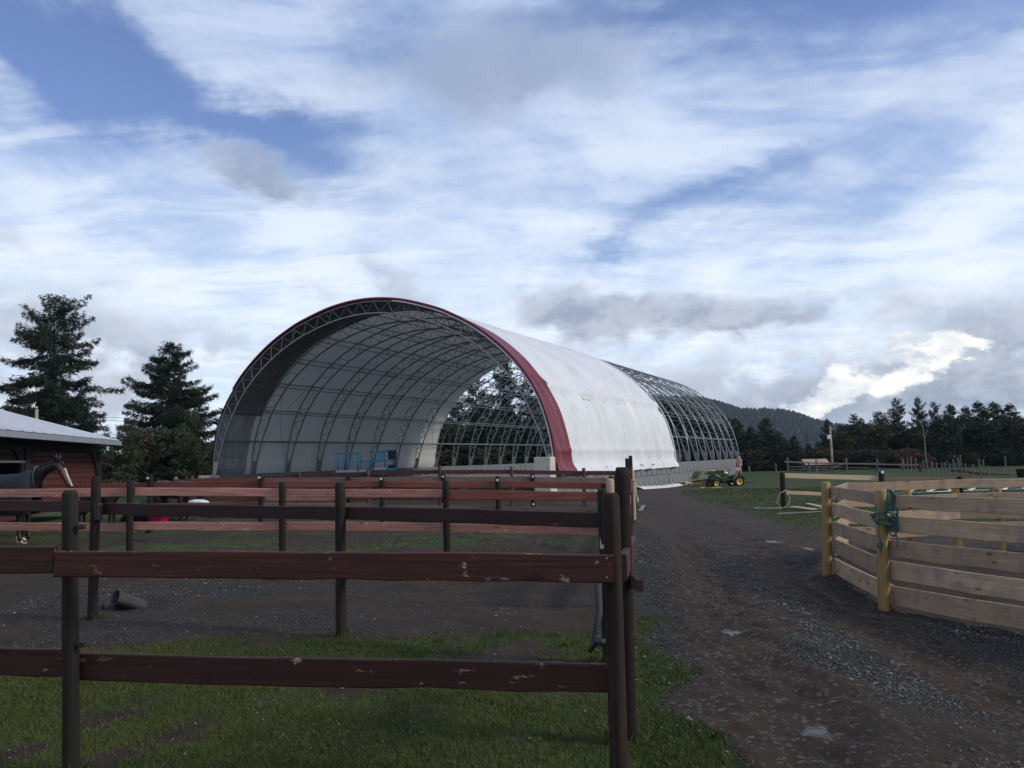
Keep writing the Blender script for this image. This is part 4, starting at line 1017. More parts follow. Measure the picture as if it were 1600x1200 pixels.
# row 2
f2 = fence_line('dark brown fence, second from the viewer, behind the tipped rubber tub',
    [(-180, 742, 10.2), (149, 744, 9.36), (532, 753, 8.1), (942, 764, 6.75, 'greypost', .042)],
    [(-200, 779, 147, 784.5, .124, 'brownrail', -.060), (153, 785, 531, 793, .124, 'brownrail', -.060), (531, 793, 938, 801, .122, 'brownrail', -.060),
     (-200, 856, 147, 861, .13, 'brownrail', -.060), (153, 862, 531, 871.5, .13, 'brownrail', -.060), (531, 871.5, 938, 886, .125, 'brownrail', -.060)], pr=.050)
q = W(154, 800, 9.3); mb = MB(); mb.box((-.03, -.05, -.09), (.03, .05, .09), .01); put('insulator', mb.mesh('insulator', MAT['black']), Matrix.Translation(q), f2)
# row 3, pale salmon boards
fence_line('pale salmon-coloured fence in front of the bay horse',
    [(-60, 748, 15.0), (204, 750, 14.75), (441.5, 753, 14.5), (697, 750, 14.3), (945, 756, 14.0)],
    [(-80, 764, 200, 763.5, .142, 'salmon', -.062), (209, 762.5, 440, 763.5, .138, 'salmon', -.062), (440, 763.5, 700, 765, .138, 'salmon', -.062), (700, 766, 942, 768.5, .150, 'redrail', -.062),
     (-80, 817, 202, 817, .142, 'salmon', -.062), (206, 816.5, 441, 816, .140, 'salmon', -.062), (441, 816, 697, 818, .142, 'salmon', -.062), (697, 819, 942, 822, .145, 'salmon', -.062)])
# row 4
fence_line('reddish fence behind the pink tub, third row from the barn horse to the lane',
    [(40, 745, 22.3), (235, 741, 22.2), (408, 740, 22.0), (597, 742, 21.9), (777.5, 744, 21.8), (955, 744, 21.6)],
    [(-40, 758, 235, 753.5, .165, 'redrail', -.07), (235, 753, 408, 752, .165, 'redrail', -.07), (408, 752, 597, 752, .16, 'redrail', -.07), (597, 752, 777, 752, .16, 'redrail', -.07), (777, 752.5, 955, 754, .16, 'redrail', -.07),
     (-40, 790, 235, 787, .14, 'redrail', -.07), (235, 787, 408, 786, .14, 'redrail', -.07), (408, 786, 597, 786, .14, 'greyrail', -.07), (597, 790, 777, 791, .14, 'greyrail', -.07), (777, 792, 955, 795, .14, 'greyrail', -.07)], pr=.062, insul=(1, 2, 3, 4))
# row 5
fence_line('greyish weathered fence just behind the reddish one, nearer the arched building',
    [(275, 745, 29.5, 'greywoodz'), (410, 744, 29.4), (545, 743, 29.3), (692.5, 740, 29.2), (832, 740, 29.1), (965, 741, 29)],
    [(275, 750, 410, 747, .15, 'redrail', -.07), (410, 747, 545, 745.5, .15, 'greyrail', -.07), (545, 745.5, 692, 744.5, .15, 'greyrail', -.07), (692, 744.5, 832, 745, .16, 'greyrail', -.07), (832, 745, 965, 747, .16, 'greyrail', -.07),
     (275, 775, 410, 775, .14, 'redrail', -.07), (410, 775, 545, 774, .17, 'salmon', -.07), (545, 773, 692, 772, .14, 'redrail', -.07), (692, 773, 832, 773.5, .14, 'greyrail', -.07)], pr=.075, insul=(3, 4))
# row 6
fence_line('farthest dark red fence directly in front of the arched building opening',
    [(300, 744, 34.6), (467, 737, 34.4), (575, 734, 34.2), (687, 727, 34.0), (799, 729, 33.8), (912, 731, 33.6), (968, 731, 33.5)],
    [(290, 748.5, 410, 744, .16, 'farred', -.08), (410, 744, 500, 740, .16, 'farred', -.08), (500, 740, 575, 737.5, .16, 'farred', -.08), (577, 737, 687, 734, .16, 'farred', -.08), (687, 734, 799, 734.5, .16, 'farred', -.08), (799, 734.5, 968, 736, .16, 'farred', -.08)], pr=.07, mat='farred')

# ------------------------------------------------------------------ round pen on the right
pen = thing('round_pen', 'pale tan five-board pen on the right with yellow treated posts', 'fence', (7, 11, gz(7, 11)))
ZG = -.25
BND = [(1.07, .160), (.81, .190), (.535, .200), (.275, .218), (-.015, .232)]      # top height, width of each board
def penpt(i): return Vector((PEN[i][0], PEN[i][1], 0))
for i in range(len(PEN) - 1):
    a, b = penpt(i), penpt(i + 1)
    for k, (zt, w) in enumerate(BND):
        if i >= 4 and k == 4: continue
        zt2 = zt - (.04 if i >= 4 else 0)
        board(a + Vector((0, 0, zt2)), b + Vector((0, 0, zt2)), w, .034, MAT['tan'], pen, seed=i * 7 + k, sag=.006)
for i, (x, y) in enumerate(PEN[1:-1], 1):
    out = Vector((x - 8.2, y - 11, 0)).normalized() * .095
    lean = {3: (.028, .0), 4: (.035, 0)}.get(i, (0, 0))
    zt = 1.13 if i <= 4 else .90
    post(x + out.x - lean[0] * 1.2, y + out.y, zt, .068, MAT['ochre'], pen, lean=lean, zb=-.3)
for (x, y) in ((1420, 765), (1561, 764)):
    q = W(x, y, 16.05); post(q.x, 16.12, q.z + .02, .075, MAT['ochre'], pen, zb=-.4)
# teal rope hung on the near post
rp = MB(); P = Vector((4.48, 10.4, 0)) + Vector((-3.72, -.6, 0)).normalized() * .095 + Vector((.0, -.09, 0)); rn = random.Random(8)
for k in range(4):
    h = .19 + .028 * k + rn.uniform(-.03, .03); w = .035 + .014 * k; ph = rn.uniform(-.3, .3); cx_ = .07 + rn.uniform(-.02, .02)
    pts = [P + Vector((cx_ + w * math.cos(t) + .01 * math.sin(3 * t), -.02 - .008 * k + .01 * math.sin(t * 2 + ph), 1.13 - h + h * math.sin(t))) for t in np.linspace(0, 2 * PI, 26)[:-1]]
    rp.tube(pts, .0085, 5, closed=True)
for k in range(3):
    z0 = .76 + .05 * k; pts = [P + Vector((.0 + (.10 + .015 * k) * math.cos(t), .06 + (.12) * math.sin(t), z0 + .035 * math.sin(t * 1 + k) + rn.uniform(-.006, .006))) for t in np.linspace(0, 2 * PI, 20)[:-1]]
    rp.tube(pts, .0085, 5, closed=True)
for (dx, z0, z1) in ((-.08, .9, .40), (.12, .85, .45), (-.11, .98, .72)):
    rp.tube([P + Vector((dx + .012 * math.sin(k * 1.3), -.03, z0 + (z1 - z0) * k / 7)) for k in range(8)], .0085, 5)
rp.tube([P + Vector((-.09 + .03 * math.cos(t), -.05, .48 + .03 * math.sin(t))) for t in np.linspace(0, 6.28, 10)], .012, 5)
tag(put('rope', rp.mesh('rope', MAT['rope'], True), I4.copy()), 'teal green rope looped over the near yellow post of the pen', 'rope')

# gate fence behind, planks and hose at its post
gf = fence_line('short pale two-board fence with dark posts beyond the pen and lane',
    [(1222, 738, 29), (1377, 736, 29.3), (1500, 744, 29.6), (1640, 746, 30)],
    [(1224, 739, 1377, 744, .16, 'palewood', -.08), (1377, 745.5, 1500, 746, .15, 'greyrail', -.08), (1500, 746, 1640, 748, .15, 'greyrail', -.08),
     (1225, 767, 1377, 773.5, .12, 'palewood', -.08)], pr=.088)
q = W(1377, 744, 29.15); mb = MB(); mb.tube([q + Vector((0, -.1, .14)), q + Vector((0, -.13, .14))], .05, 8); put('wire_button', mb.mesh('wire_button', MAT['white']), I4.copy(), gf)
hs = MB(); q = W(1222, 794, 28.8); g0 = Vector((q.x, 28.7, gz(q.x, 28.7) + .03))
hs.tube([g0 + Vector((.12, -.1, .62)), g0 + Vector((-.12, -.12, .5)), g0 + Vector((-.24, -.14, .2)), g0 + Vector((-.1, -.2, .03)), g0 + Vector((.1, -.2, .1)), g0 + Vector((.22, -.1, .35)), g0 + Vector((.1, -.05, .6))], .013, 6)
loop = [(-.1, -.2, .02), (-.5, -.15, .02), (-.9, .1, .03), (-.75, .5, .03), (-.4, .45, .02), (.2, -.1, .02), (.9, -.7, .02), (1.3, -.4, .02)]
hs.tube([g0 + Vector(p) for p in catmull([(a, b) for a, b, c in loop], 5) and [(a, b, .02) for a, b in catmull([(a, b) for a, b, c in loop], 5)]], .015, 6)
tag(put('hose', hs.mesh('hose', MAT['whiterope'], True), I4.copy()), 'white hose coiled at the foot of a dark post by the lane', 'hose')
rn = random.Random(3)
def plank(x0, y0, x1, y1, w, mat, lb, z=.04, nm='plank'):
    def onground(x, y):
        d = ray(x, y); Z = 10.0
        for _ in range(30):
            p = EYE + d * (Z / d.y); Z = Z * (EYE.z - gz(p.x, p.y)) / max(.01, EYE.z - p.z)
        p = EYE + d * (Z / d.y); p.z = gz(p.x, p.y); return p
    a, b = onground(x0, y0), onground(x1, y1)
    a.z += z; b.z += z
    mb = MB(); L_ = (b - a).length; mb.box((0, -w / 2, -.035), (L_, w / 2, 0), .005)
    o = put(nm, mb.mesh(nm, MAT[mat]), frame_m(a, b - a)); tag(o, lb, nm.replace('_', ' '))
    return o
plank(1238, 795.5, 1272, 800, .22, 'palewood', 'broken pale plank on the grass right of the coiled hose', .10)
plank(1214, 804.5, 1290, 800.5, .10, 'greywood', 'long thin grey batten lying on the grass by the coiled hose', .05)
plank(1262, 793.5, 1285, 799, .14, 'palewood', 'short pale board lying across the broken plank', .16)
plank(1000, 800, 1006, 791, .14, 'greywood', 'small grey board lying at the left edge of the lane', .05)
plank(741, 766, 779, 766, .30, 'palewood', 'fresh pale plank on the ground behind the reddish fence', .16)
plank(719, 766, 733, 766, .3, 'palewood', 'short pale offcut left of the fresh plank behind the reddish fence', .14)
wh = MB(); pts = []
for k in range(10):
    t = k / 9; pts.append(W(992 + 4 * t + 1.2 * math.sin(k), 752 + 33 * t, 21.5 - 1.2 * t))
wh.tube(pts, .020, 6)
wh.tube([pts[0], pts[0] + Vector((-.1, .5, .05))], .02, 6)
tag(put('hanging_hose', wh.mesh('hanging_hose', MAT['whiterope'], True), I4.copy()), 'thin white hose hanging down from the end of the lane fence', 'hose')

# spare roof trusses lying beyond the pen
def spare(x0, x1, y0, y1, Z, lb):
    a = W(x0, y0, Z); b = W(x1, y1, Z + 1); a.z = gz(a.x, a.y) + .08; b.z = gz(b.x, b.y) + .12
    t = thing('spare_truss', lb, 'steel truss', tuple(a)); d = b - a; Lg = d.length; d.normalize(); h = Vector((0, .25, .34))
    for zz, nm in ((Vector((0, 0, 0)), 'chord'), (h, 'chord')):
        mb = MB(); mb.tube([a + zz, b + zz], .03, 6); part(nm, mb, MAT['galv'], t, True)
    n = int(Lg / .85)
    for k in range(n):
        u0_ = a + d * (Lg * k / n); u1_ = a + d * (Lg * (k + 1) / n)
        for q, w_ in ((u0_, u1_ + h), (u0_ + h, u0_ + d * .02)):
            for e in (0, .11):
                mb = MB(); mb.tube([q + d * e, w_ + d * e], .022, 5); part('strut', mb, MAT['galv'], t)
spare(1383, 1545, 771, 765, 35.5, 'silver spare roof truss lying on the grass beyond the pen')
spare(1566, 1660, 768, 766, 37, 'second spare roof truss farther right beyond the pen')
# boards inside the pen
plank(1375, 792, 1412, 793, .22, 'palewood', 'pale plank lying beyond the far boards of the pen', .05)

# ------------------------------------------------------------------ far fences on the right
ff = thing('rail_fence', 'far white-railed fence in front of the small shed', 'fence', (26, 84, gz(26, 84)))
for (x, y) in [(1230, 715), (1264, 723), (1275, 716), (1301, 725), (1322, 716), (1370, 717), (1411, 718)]:
    q = W(x, y, 84); post(q.x, q.y, q.z, .085, MAT['greywoodz'], ff)
q = W(1437.5, 724, 80); post(q.x, q.y, q.z, .12, MAT['farred'], ff)
fr_pts = [(1226, 720.5), (1264, 722), (1301, 723), (1370, 724), (1438, 725.5)]
for (a, b) in zip(fr_pts[:-1], fr_pts[1:]): board(W(a[0], a[1], 83.8), W(b[0], b[1], 83.8), .14, .05, MAT['greywood'], ff)
for dy in (7.5, 11.5):
    board(W(1230, 721 + dy, 84.1), W(1301, 722 + dy, 84.1), .05, .04, MAT['greywood'], ff); board(W(1301, 722 + dy, 84.1), W(1411, 725 + dy, 84.1), .05, .04, MAT['greywood'], ff)
board(W(1301, 730, 83.5), W(1322, 722.5, 83.5), .06, .04, MAT['greywood'], ff)
wf = thing('wire_fence', 'long wire fence of grey posts crossing the field at the right', 'fence', (32, 68, gz(32, 68)))
wx = [(1443, 719), (1448, 719.5), (1456, 722), (1463, 723), (1471, 723), (1476, 723), (1483, 724), (1492, 724), (1501, 724), (1508, 724), (1520, 725), (1532, 726), (1544, 728), (1560, 729), (1578, 731), (1592, 732), (1610, 733)]
wt = []
for k, (x, y) in enumerate(wx):
    Z = 70 - 8 * k / len(wx); q = W(x, y, Z); post(q.x, q.y, q.z, .055, MAT['greywoodz'], wf, lean=(random.uniform(-.02, .02), 0)); wt.append(q)
for dz in (.1, .45, .8):
    mb = MB(); mb.tube([p - Vector((0, 0, dz)) for p in wt], .010, 3); part('wire', mb, MAT['greywood'], wf)
bf = thing('wire_fence', 'farthest short pale posts at the foot of the right tree belt', 'fence', (35, 92, gz(35, 92)))
for (x, y) in [(1409, 715), (1417, 717), (1423, 714), (1430, 716), (1489, 717), (1497, 715), (1500, 710), (1529, 716), (1536, 718), (1570, 713), (1212, 724), (1170, 728), (1171, 729)]:
    q = W(x, y, 92); post(q.x, q.y, q.z, .07, MAT['greywoodz'], bf)
lw = thing('low_board', 'low dark brown board edging curving through the right field', 'edging', (36, 70, gz(36, 70)))
lp = [(1483, 733), (1505, 734), (1520, 737), (1545, 739.5), (1570, 740.5), (1594, 741.5), (1640, 743)]
for a, b in zip(lp[:-1], lp[1:]):
    Za, Zb = 71 - (a[0] - 1483) * .05, 71 - (b[0] - 1483) * .05
    board(W(a[0], a[1], Za), W(b[0], b[1], Zb), .22, .08, MAT['farred'], lw, name='edge_board')
mb = MB(); q = W(1596, 733, 61); mb.lathe([(.20, -.62), (.30, -.5), (.36, 0), (.37, .02), (.33, .02), (.3, -.1)], 16, Matrix.Translation(q)); mb.tube([q + Vector((-.25, 0, -.62)), q + Vector((-.25, 0, -.9))], .03, 5)
tag(put('black_bucket', mb.mesh('black_bucket', MAT['black'], True), I4.copy()), 'black bucket hung on the wire fence at the right edge of the view', 'bucket')

# small shed
p = W(1273, 716, 93); zb = gz(p.x, 93)
sh = thing('small_shed', 'small low shed with pinkish-tan roof behind the white-railed fence', 'shed', (p.x, 93, zb))
mb = MB(); mb.box((p.x - 1.1, 92.4, zb - .1), (p.x + 1.1, 94.2, zb + .75)); part('wall', mb, MAT['shedwall'], sh)
mb = MB(); V = []
for yy, z in ((92.1, .70), (93.3, 1.28), (94.5, .72)):
    for x in (-1.35, 1.35): V.append((p.x + x, yy, zb + z)); V.append((p.x + x, yy, zb + z + .05))
mb.add(V, [(1, 3, 7, 5), (5, 7, 11, 9), (0, 4, 6, 2), (4, 8, 10, 6), (0, 2, 3, 1), (9, 11, 10, 8), (0, 1, 5, 4), (4, 5, 9, 8), (2, 6, 7, 3), (6, 10, 11, 7)]); part('roof', mb, MAT['shedroof'], sh)
for k in range(3):
    mb = MB(); x = p.x - .8 + k * .7; mb.box((x, 92.36, zb + .1), (x + .45, 92.40, zb + .62)); part('panel', mb, MAT['hook'], sh)
# utility pole right, with box
q = W(1297, 666, 90); b0 = W(1301, 738, 90); up_ = thing('utility_pole', 'leaning pale utility pole beside the small shed', 'pole', tuple(b0))
mb = MB(); mb.tube([b0 + Vector((0, 0, -.5)), (b0 + q) / 2, q], [.15, .13, .10], 8); part('pole', mb, MAT['polewood'], up_, True)
mb = MB(); c = W(1295, 683, 89.8); mb.box(tuple(c + Vector((-.16, -.12, -.22))), tuple(c + Vector((.16, .12, .22))), .03); part('meter_box', mb, MAT['white'], up_)
mb = MB(); c = W(1301, 672, 89.8); mb.tube([c + Vector((-.25, 0, .1)), c + Vector((.15, 0, .05))], .03, 5); part('bracket', mb, MAT['polewood'], up_)
# power line on the left
mb = MB(); q = W(57.5, 639, 62); mb.tube([(q.x, 62, -.5), (q.x, 62, q.z)], [.17, .11], 9)
tag(put('utility_pole', mb.mesh('utility_pole', MAT['polewood'], True), I4.copy()), 'cut-off tan pole top showing above the barn roof', 'pole')
for k, (y0, y1, y2) in enumerate([(646, 653, 663), (650, 658, 670), (677, 679, 684), (682, 684, 692), (684, 687, 695)]):
    mb = MB(); P3 = [W(-60, y0 - 1, 92), W(60, y0, 92), W(190, y1, 92), W(345, y2, 92), W(470, y2 + 6, 92)]
    mb.tube([p for p in P3], .020, 4)
    tag(put('power_cable', mb.mesh('power_cable', MAT['wire'], True), I4.copy()), 'thin power cable strung behind the left trees', 'cable', 'power cables behind the left trees')

# ------------------------------------------------------------------ barn on the left
ED = Vector((-.196, .98, 0)).normalized(); RD = Vector((-.98, -.196, 0)).normalized()
c0 = W(186, 690.5, 34); EZ = c0.z; barn = thing('red_barn', 'dark red barn with pale metal roof at the left edge', 'barn', (c0.x, c0.y, 0))
PT = .29
def RB(s, t, dz=0): return Vector((c0.x, c0.y, EZ + dz)) - ED * s + RD * t + Vector((0, 0, PT * t))
LEN = 19.0; SP = 6.2
for k in range(20):
    for side in (0, 1):
        mb = MB(); V = []; n = 4
        for q in range(n + 1):
            s = k * .95 + .95 * q / n
            for (ds, dz) in ((-.03, 0), (-.015, .03), (.015, .03), (.03, 0)):
                V.append((s + ds, dz))
        V = [v for v in V if k * .95 - 1e-6 <= v[0] + .0 <= (k + 1) * .95 + .031]
        if side == 0: pts = [RB(s, 0, .05 + dz) for s, dz in V] + [RB(s, SP, .05 + dz) for s, dz in V]
        else: pts = [RB(s, SP, .05 + dz) for s, dz in V] + [RB(s, SP, .05 + dz) + RD * SP - Vector((0, 0, PT * SP)) for s, dz in V]
        m = len(V); mb.add(pts, [(i, i + 1, m + i + 1, m + i) for i in range(m - 1)])
        if side == 0 or k % 4 == 0 or True: part('roof_panel', mb, MAT['roofmetal'], barn)
def prism(a, b, w, h, name, mat, parent, label=None):
    """beam whose centre line runs a to b, w across, h high"""
    d = b - a; mb = MB(); mb.box((0, -w / 2, -h / 2), (d.length, w / 2, h / 2), min(w, h) * .08)
    o = put(name, mb.mesh(name, MAT[mat]), frame_m(a, d), parent)
    if label: o['label'] = label
    return o
prism(RB(-.02, -.05, -.05), RB(LEN, -.05, -.05), .10, .17, 'gutter', 'fascia', barn)
prism(RB(-.01, .03, -.09), RB(LEN, .03, -.09), .05, .20, 'fascia_board', 'barnpost', barn)
prism(RB(-.03, 0, -.03), RB(-.03, SP, -.03), .05, .14, 'rake_trim', 'fascia', barn)
mb = MB(); mb.add([RB(0, .05, -.14), RB(LEN, .05, -.14), RB(LEN, SP, -.14), RB(0, SP, -.14)], [(0, 1, 2, 3)]); part('soffit', mb, MAT['barnpost'], barn)
INS = .85
def WB(s, z, d=0): return Vector((c0.x, c0.y, 0)) - ED * s + RD * (INS + d) + Vector((0, 0, z))
def s_for(xpix):
    best = min(np.arange(-2, 19, .02), key=lambda s: abs(((WB(s, 1.6) - EYE).dot(RIGHT) / (WB(s, 1.6) - EYE).dot(fwd)) * FPX - (xpix - 800)))
    return float(best)
sa, sb = s_for(151.5), s_for(37)
prism(WB(sa - .1, EZ - .22), WB(LEN, EZ - .22), .16, .34, 'header_beam', 'barnpost', barn)
for s in (sa, sb, sb + (sb - sa)):
    prism(WB(s, -.2), WB(s, EZ - .38), .26, .26, 'frame_post', 'barnpost', barn)
    for sg in (-1, 1):
        if s == sa and sg == -1: continue
        mb = MB(); V = []
        n = 7
        for dpt in (-.05, .05):
            V.append(WB(s, EZ - .36, dpt))
            for k in range(n):
                a = PI / 2 * k / (n - 1); R_ = 1.15
                V.append(WB(s + sg * (.13 + R_ - R_ * math.cos(a) if False else .13 + R_ * (1 - math.sin(a))), EZ - .38 - R_ * (1 - math.cos(a)), dpt))
            V.append(WB(s + sg * .05, EZ - 1.52, dpt))
        m = n + 2; mb.add(V, [tuple(range(m)), tuple(reversed(range(m, 2 * m)))] + [(i, (i + 1) % m, m + (i + 1) % m, m + i) for i in range(m)])
        part('knee_brace', mb, MAT['barnpost'], barn)
def wall_boards(s0, s1, z0, z1, mat='barnboard'):
    z = z0; k = 0
    while z < z1 - .05:
        h = min(.185, z1 - z); mb = MB(); rr = random.uniform(-.006, .006)
        mb.box((0, -.018 + rr, 0), ((s1 - s0), .018 + rr, h - .014), .004)
        put('wall_board', mb.mesh('wall_board', MAT[mat]), frame_m(WB(s0, z, .06), -ED), barn); z += .185; k += 1
wall_boards(sa + .14, sb - .14, .15, EZ - .36)
wall_boards(sb + .14, 2 * sb - sa - .14, 1.86, EZ - .36, 'brownrail'); wall_boards(sb + .14, 2 * sb - sa - .14, .1, .95)
prism(WB(sb + .1, 1.83, -.03), WB(2 * sb - sa, 1.83, -.03), .12, .07, 'sill', 'greywood', barn)
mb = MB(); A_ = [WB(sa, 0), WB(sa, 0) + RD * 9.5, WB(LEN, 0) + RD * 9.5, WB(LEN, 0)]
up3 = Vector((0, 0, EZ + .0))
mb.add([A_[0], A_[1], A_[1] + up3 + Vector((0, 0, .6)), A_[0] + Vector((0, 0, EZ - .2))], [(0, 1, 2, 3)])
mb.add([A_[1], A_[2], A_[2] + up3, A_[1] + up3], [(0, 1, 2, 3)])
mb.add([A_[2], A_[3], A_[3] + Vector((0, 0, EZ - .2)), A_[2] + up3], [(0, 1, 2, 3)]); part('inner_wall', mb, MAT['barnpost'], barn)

# ------------------------------------------------------------------ animals
def skin_obj(name, joints, edges, mat, Mw, parent=None, root=0, sub=2):
    me = bpy.data.meshes.new(name); me.from_pydata([j[:3] for j in joints], edges, []); me.update()
    o = put(name, me, Mw, parent); me.materials.append(mat)
    md = o.modifiers.new('skin', 'SKIN'); md.use_smooth_shade = True
    sv = me.skin_vertices[0].data
    for i, j in enumerate(joints):
        r = j[3]; sv[i].radius = (r, r) if not isinstance(r, tuple) else r; sv[i].use_root = (i == root)
    ss = o.modifiers.new('smooth', 'SUBSURF'); ss.levels = sub; ss.render_levels = sub
    return o
def coat(name, body, points, light):
    m, t, b = new_mat(name); k = NB(t); tcn = k.n('ShaderNodeTexCoord'); sp = k.n('ShaderNodeSeparateXYZ'); k.l(tcn.outputs['Object'], sp.inputs[0])
    n = k.noise(tcn.outputs['Object'], 4, 5, .6)
    col = k.mix(k.ss(n, .35, .7), body, tuple(c * .7 for c in body))
    col = k.mix(k.m('MULTIPLY', k.ss(sp.outputs[0], 1.16, 1.36), .9), col, light)
    z = k.m('ADD', sp.outputs[2], k.m('MULTIPLY', k.m('SUBTRACT', n, .5), .2))
    col = k.mix(k.ss(z, .72, .5), col, points) if False else k.mix(k.m('SUBTRACT', 1, k.ss(z, .45, .78)), col, points)
    k.l(col, b.inputs['Base Color']); b.inputs['Roughness'].default_value = .5; b.inputs['Specular IOR Level'].default_value = .3
    k.bump(n, .2, .01, b)
    return m
MAT['bay'] = coat('bay_coat', (.020, .010, .008), (.012, .009, .008), (.075, .032, .017))
MAT['dark_coat'] = coat('dark_coat', (.014, .011, .011), (.010, .008, .008), (.014, .010, .010))
MAT['brown_coat'] = coat('brown_coat', (.050, .026, .020), (.014, .010, .009), (.05, .028, .02))
MAT['blanket'] = plain('navy_blanket', (.016, .024, .034), .85, 0, .3, 3)
MAT['teal'] = plain('teal_strap', (.010, .10, .075), .6)
MAT['hair'] = plain('black_hair', (.008, .007, .007), .6)
def horse(label, Mw, coatm, head='low', blanket=False, blaze=False):
    h = put('horse', None, Mw); tag(h, label, 'horse')
    if head == 'low': nk = [(.80, 0, 1.50, (.17, .115)), (1.02, 0, 1.64, (.125, .09)), (1.17, 0, 1.69, (.095, .085))]; hd = [(1.27, 0, 1.56, (.115, .092)), (1.37, 0, 1.38, (.085, .07)), (1.445, 0, 1.25, (.075, .066)), (1.485, 0, 1.17, (.068, .060))]
    else: nk = [(.85, 0, 1.20, (.17, .115)), (1.05, 0, 1.0, (.125, .09)), (1.2, 0, .80, (.095, .085))]; hd = [(1.27, 0, .66, (.11, .09)), (1.33, 0, .45, (.08, .07)), (1.36, 0, .3, (.06, .058)), (1.38, 0, .22, (.055, .05))]
    J = [(-.62, 0, 1.20, (.25, .27)), (-.25, 0, 1.14, (.27, .29)), (.12, 0, 1.12, (.27, .30)), (.42, 0, 1.16, (.24, .30)), (.60, 0, 1.32, (.17, .24))] + nk + hd
    E = [(i, i + 1) for i in range(len(J) - 1)]
    for sy in (-1, 1):
        b = len(J); J += [(.40, .15 * sy, .92, .13), (.38, .16 * sy, .70, .085), (.42, .16 * sy, .46, .058), (.40, .16 * sy, .18, .040), (.43, .16 * sy, .08, .050), (.45, .16 * sy, .0, .06)]
        E += [(3, b)] + [(b + i, b + i + 1) for i in range(5)]
        b = len(J); J += [(-.58, .15 * sy, .98, .17), (-.45, .17 * sy, .76, .11), (-.70, .16 * sy, .50, .062), (-.66, .16 * sy, .18, .042), (-.62, .16 * sy, .08, .052), (-.60, .16 * sy, .0, .06)]
        E += [(0, b)] + [(b + i, b + i + 1) for i in range(5)]
    skin_obj('body', J, E, coatm, Mw.copy(), h, root=1)
    pol = nk[-1]
    for sy in (-1, 1):
        mb = MB(); x, z = pol[0] - .01, pol[2] + .06
        mb.tube([(x, .05 * sy, z), (x + .015, .075 * sy, z + .09), (x + .03, .07 * sy, z + .18)], [.032, .036, .004], 6); part('ear', mb, MAT['hair'], h, True, Mw=Mw.copy())
        ex, ez = (hd[0][0] + .045, hd[0][2] + .0); mb = MB(); mb.lathe([(.001, -.012), (.016, -.008), (.02, 0), (.016, .008), (.001, .012)], 8, Matrix.Translation((ex, .088 * sy, ez)) @ Matrix.Rotation(PI / 2, 4, 'X')); part('eye', mb, MAT['black'], h, True, Mw=Mw.copy())
        mb = MB(); nx2, nz2 = hd[-1][0] + .03, hd[-1][2] + .0; mb.lathe([(.001, -.006), (.014, -.003), (.012, .006)], 8, Matrix.Translation((nx2, .040 * sy, nz2)) @ Matrix.Rotation(PI / 2, 4, 'X')); part('nostril', mb, MAT['black'], h, True, Mw=Mw.copy())
    mb = MB(); rn = random.Random(2); path = [Vector(p[:3]) for p in (J[4],) + tuple(nk)]
    for k in range(46):
        t = k / 45 * (len(path) - 1); i = min(int(t), len(path) - 2); p = path[i].lerp(path[i + 1], t - i)
        r_ = [.22, .155, .115, .09][i] * (1 - (t - i)) + [.155, .115, .09, .09][i] * (t - i)
        sy = rn.choice((-1, 1)); a = p + Vector((-.35, 0, .9)).normalized() * (r_ + .01)
        mb.tube([a, a + Vector((-.02, .06 * sy, -.05)), a + Vector((.0, .10 * sy, -.20 - rn.uniform(0, .08)))], [.022, .026, .004], 4)
    mb.tube([Vector((pol[0], 0, pol[2] + .1)), Vector((pol[0] + .12, 0, pol[2] + .03)), Vector((pol[0] + .16, .0, pol[2] - .10))], [.03, .03, .005], 5)
    part('mane', mb, MAT['hair'], h, True, Mw=Mw.copy())
    mb = MB(); mb.tube([(-.86, 0, 1.34), (-.96, 0, 1.22), (-.98, 0, .9), (-.95, 0, .55), (-.95, 0, .42)], [.035, .05, .075, .06, .01], 7); part('tail', mb, MAT['hair'], h, True, Mw=Mw.copy())
    if blaze:
        mb = MB(); pts = []
        for (x, y, z, r) in hd: pts.append(Vector((x, 0, z)) + Vector((.93, 0, .42)).normalized() * (r[0] * .86))
        V = []
        for k, p in enumerate(pts):
            w = [.028, .035, .03, .04][k]
            for y, e in ((-w, -.012), (0, .012), (w, -.012)): V.append(p + Vector((e, y, 0)))
        mb.add(V, [(i * 3 + j, i * 3 + j + 1, i * 3 + j + 4, i * 3 + j + 3) for i in range(3) for j in range(2)])
        part('blaze', mb, MAT['blaze'], h, True, Mw=Mw.copy(), label='white blaze down the face')
    if blanket:
        mb = MB(); V = []; rows_ = [(-.94, 1.20, .20, .20, .62), (-.80, 1.20, .29, .31, .62), (-.5, 1.17, .315, .35, .58), (-.1, 1.14, .325, .34, .56), (.3, 1.14, .32, .36, .56), (.55, 1.23, .28, .36, .58), (.70, 1.32, .20, .30, .62)]
        n = 14
        for (x, zc, ry, rz_, zlow) in rows_:
            for k in range(n + 1):
                a = -.15 * PI + 1.3 * PI * k / n; y = ry * math.cos(a); z = zc + rz_ * math.sin(a)
                if k == 0 or k == n: z = zlow; y = ry * 1.04 * (1 if k == 0 else -1)
                V.append((x + .01 * math.sin(k * 2.1), y, z))
        m = n + 1; mb.add(V, [(i * m + j, i * m + j + 1, (i + 1) * m + j + 1, (i + 1) * m + j) for i in range(len(rows_) - 1) for j in range(n)])
        o = part('blanket', mb, MAT['blanket'], h, True, Mw=Mw.copy(), label='dark navy horse blanket'); md = o.modifiers.new('t', 'SOLIDIFY'); md.thickness = .02
        mb = MB(); pts = []
        for k in range(19):
            a = 1.3 * PI * k / 18 - .15 * PI; pts.append((.70 + .05 * (1 - math.sin(a)) , .225 * math.cos(a), 1.33 + .31 * math.sin(a)))
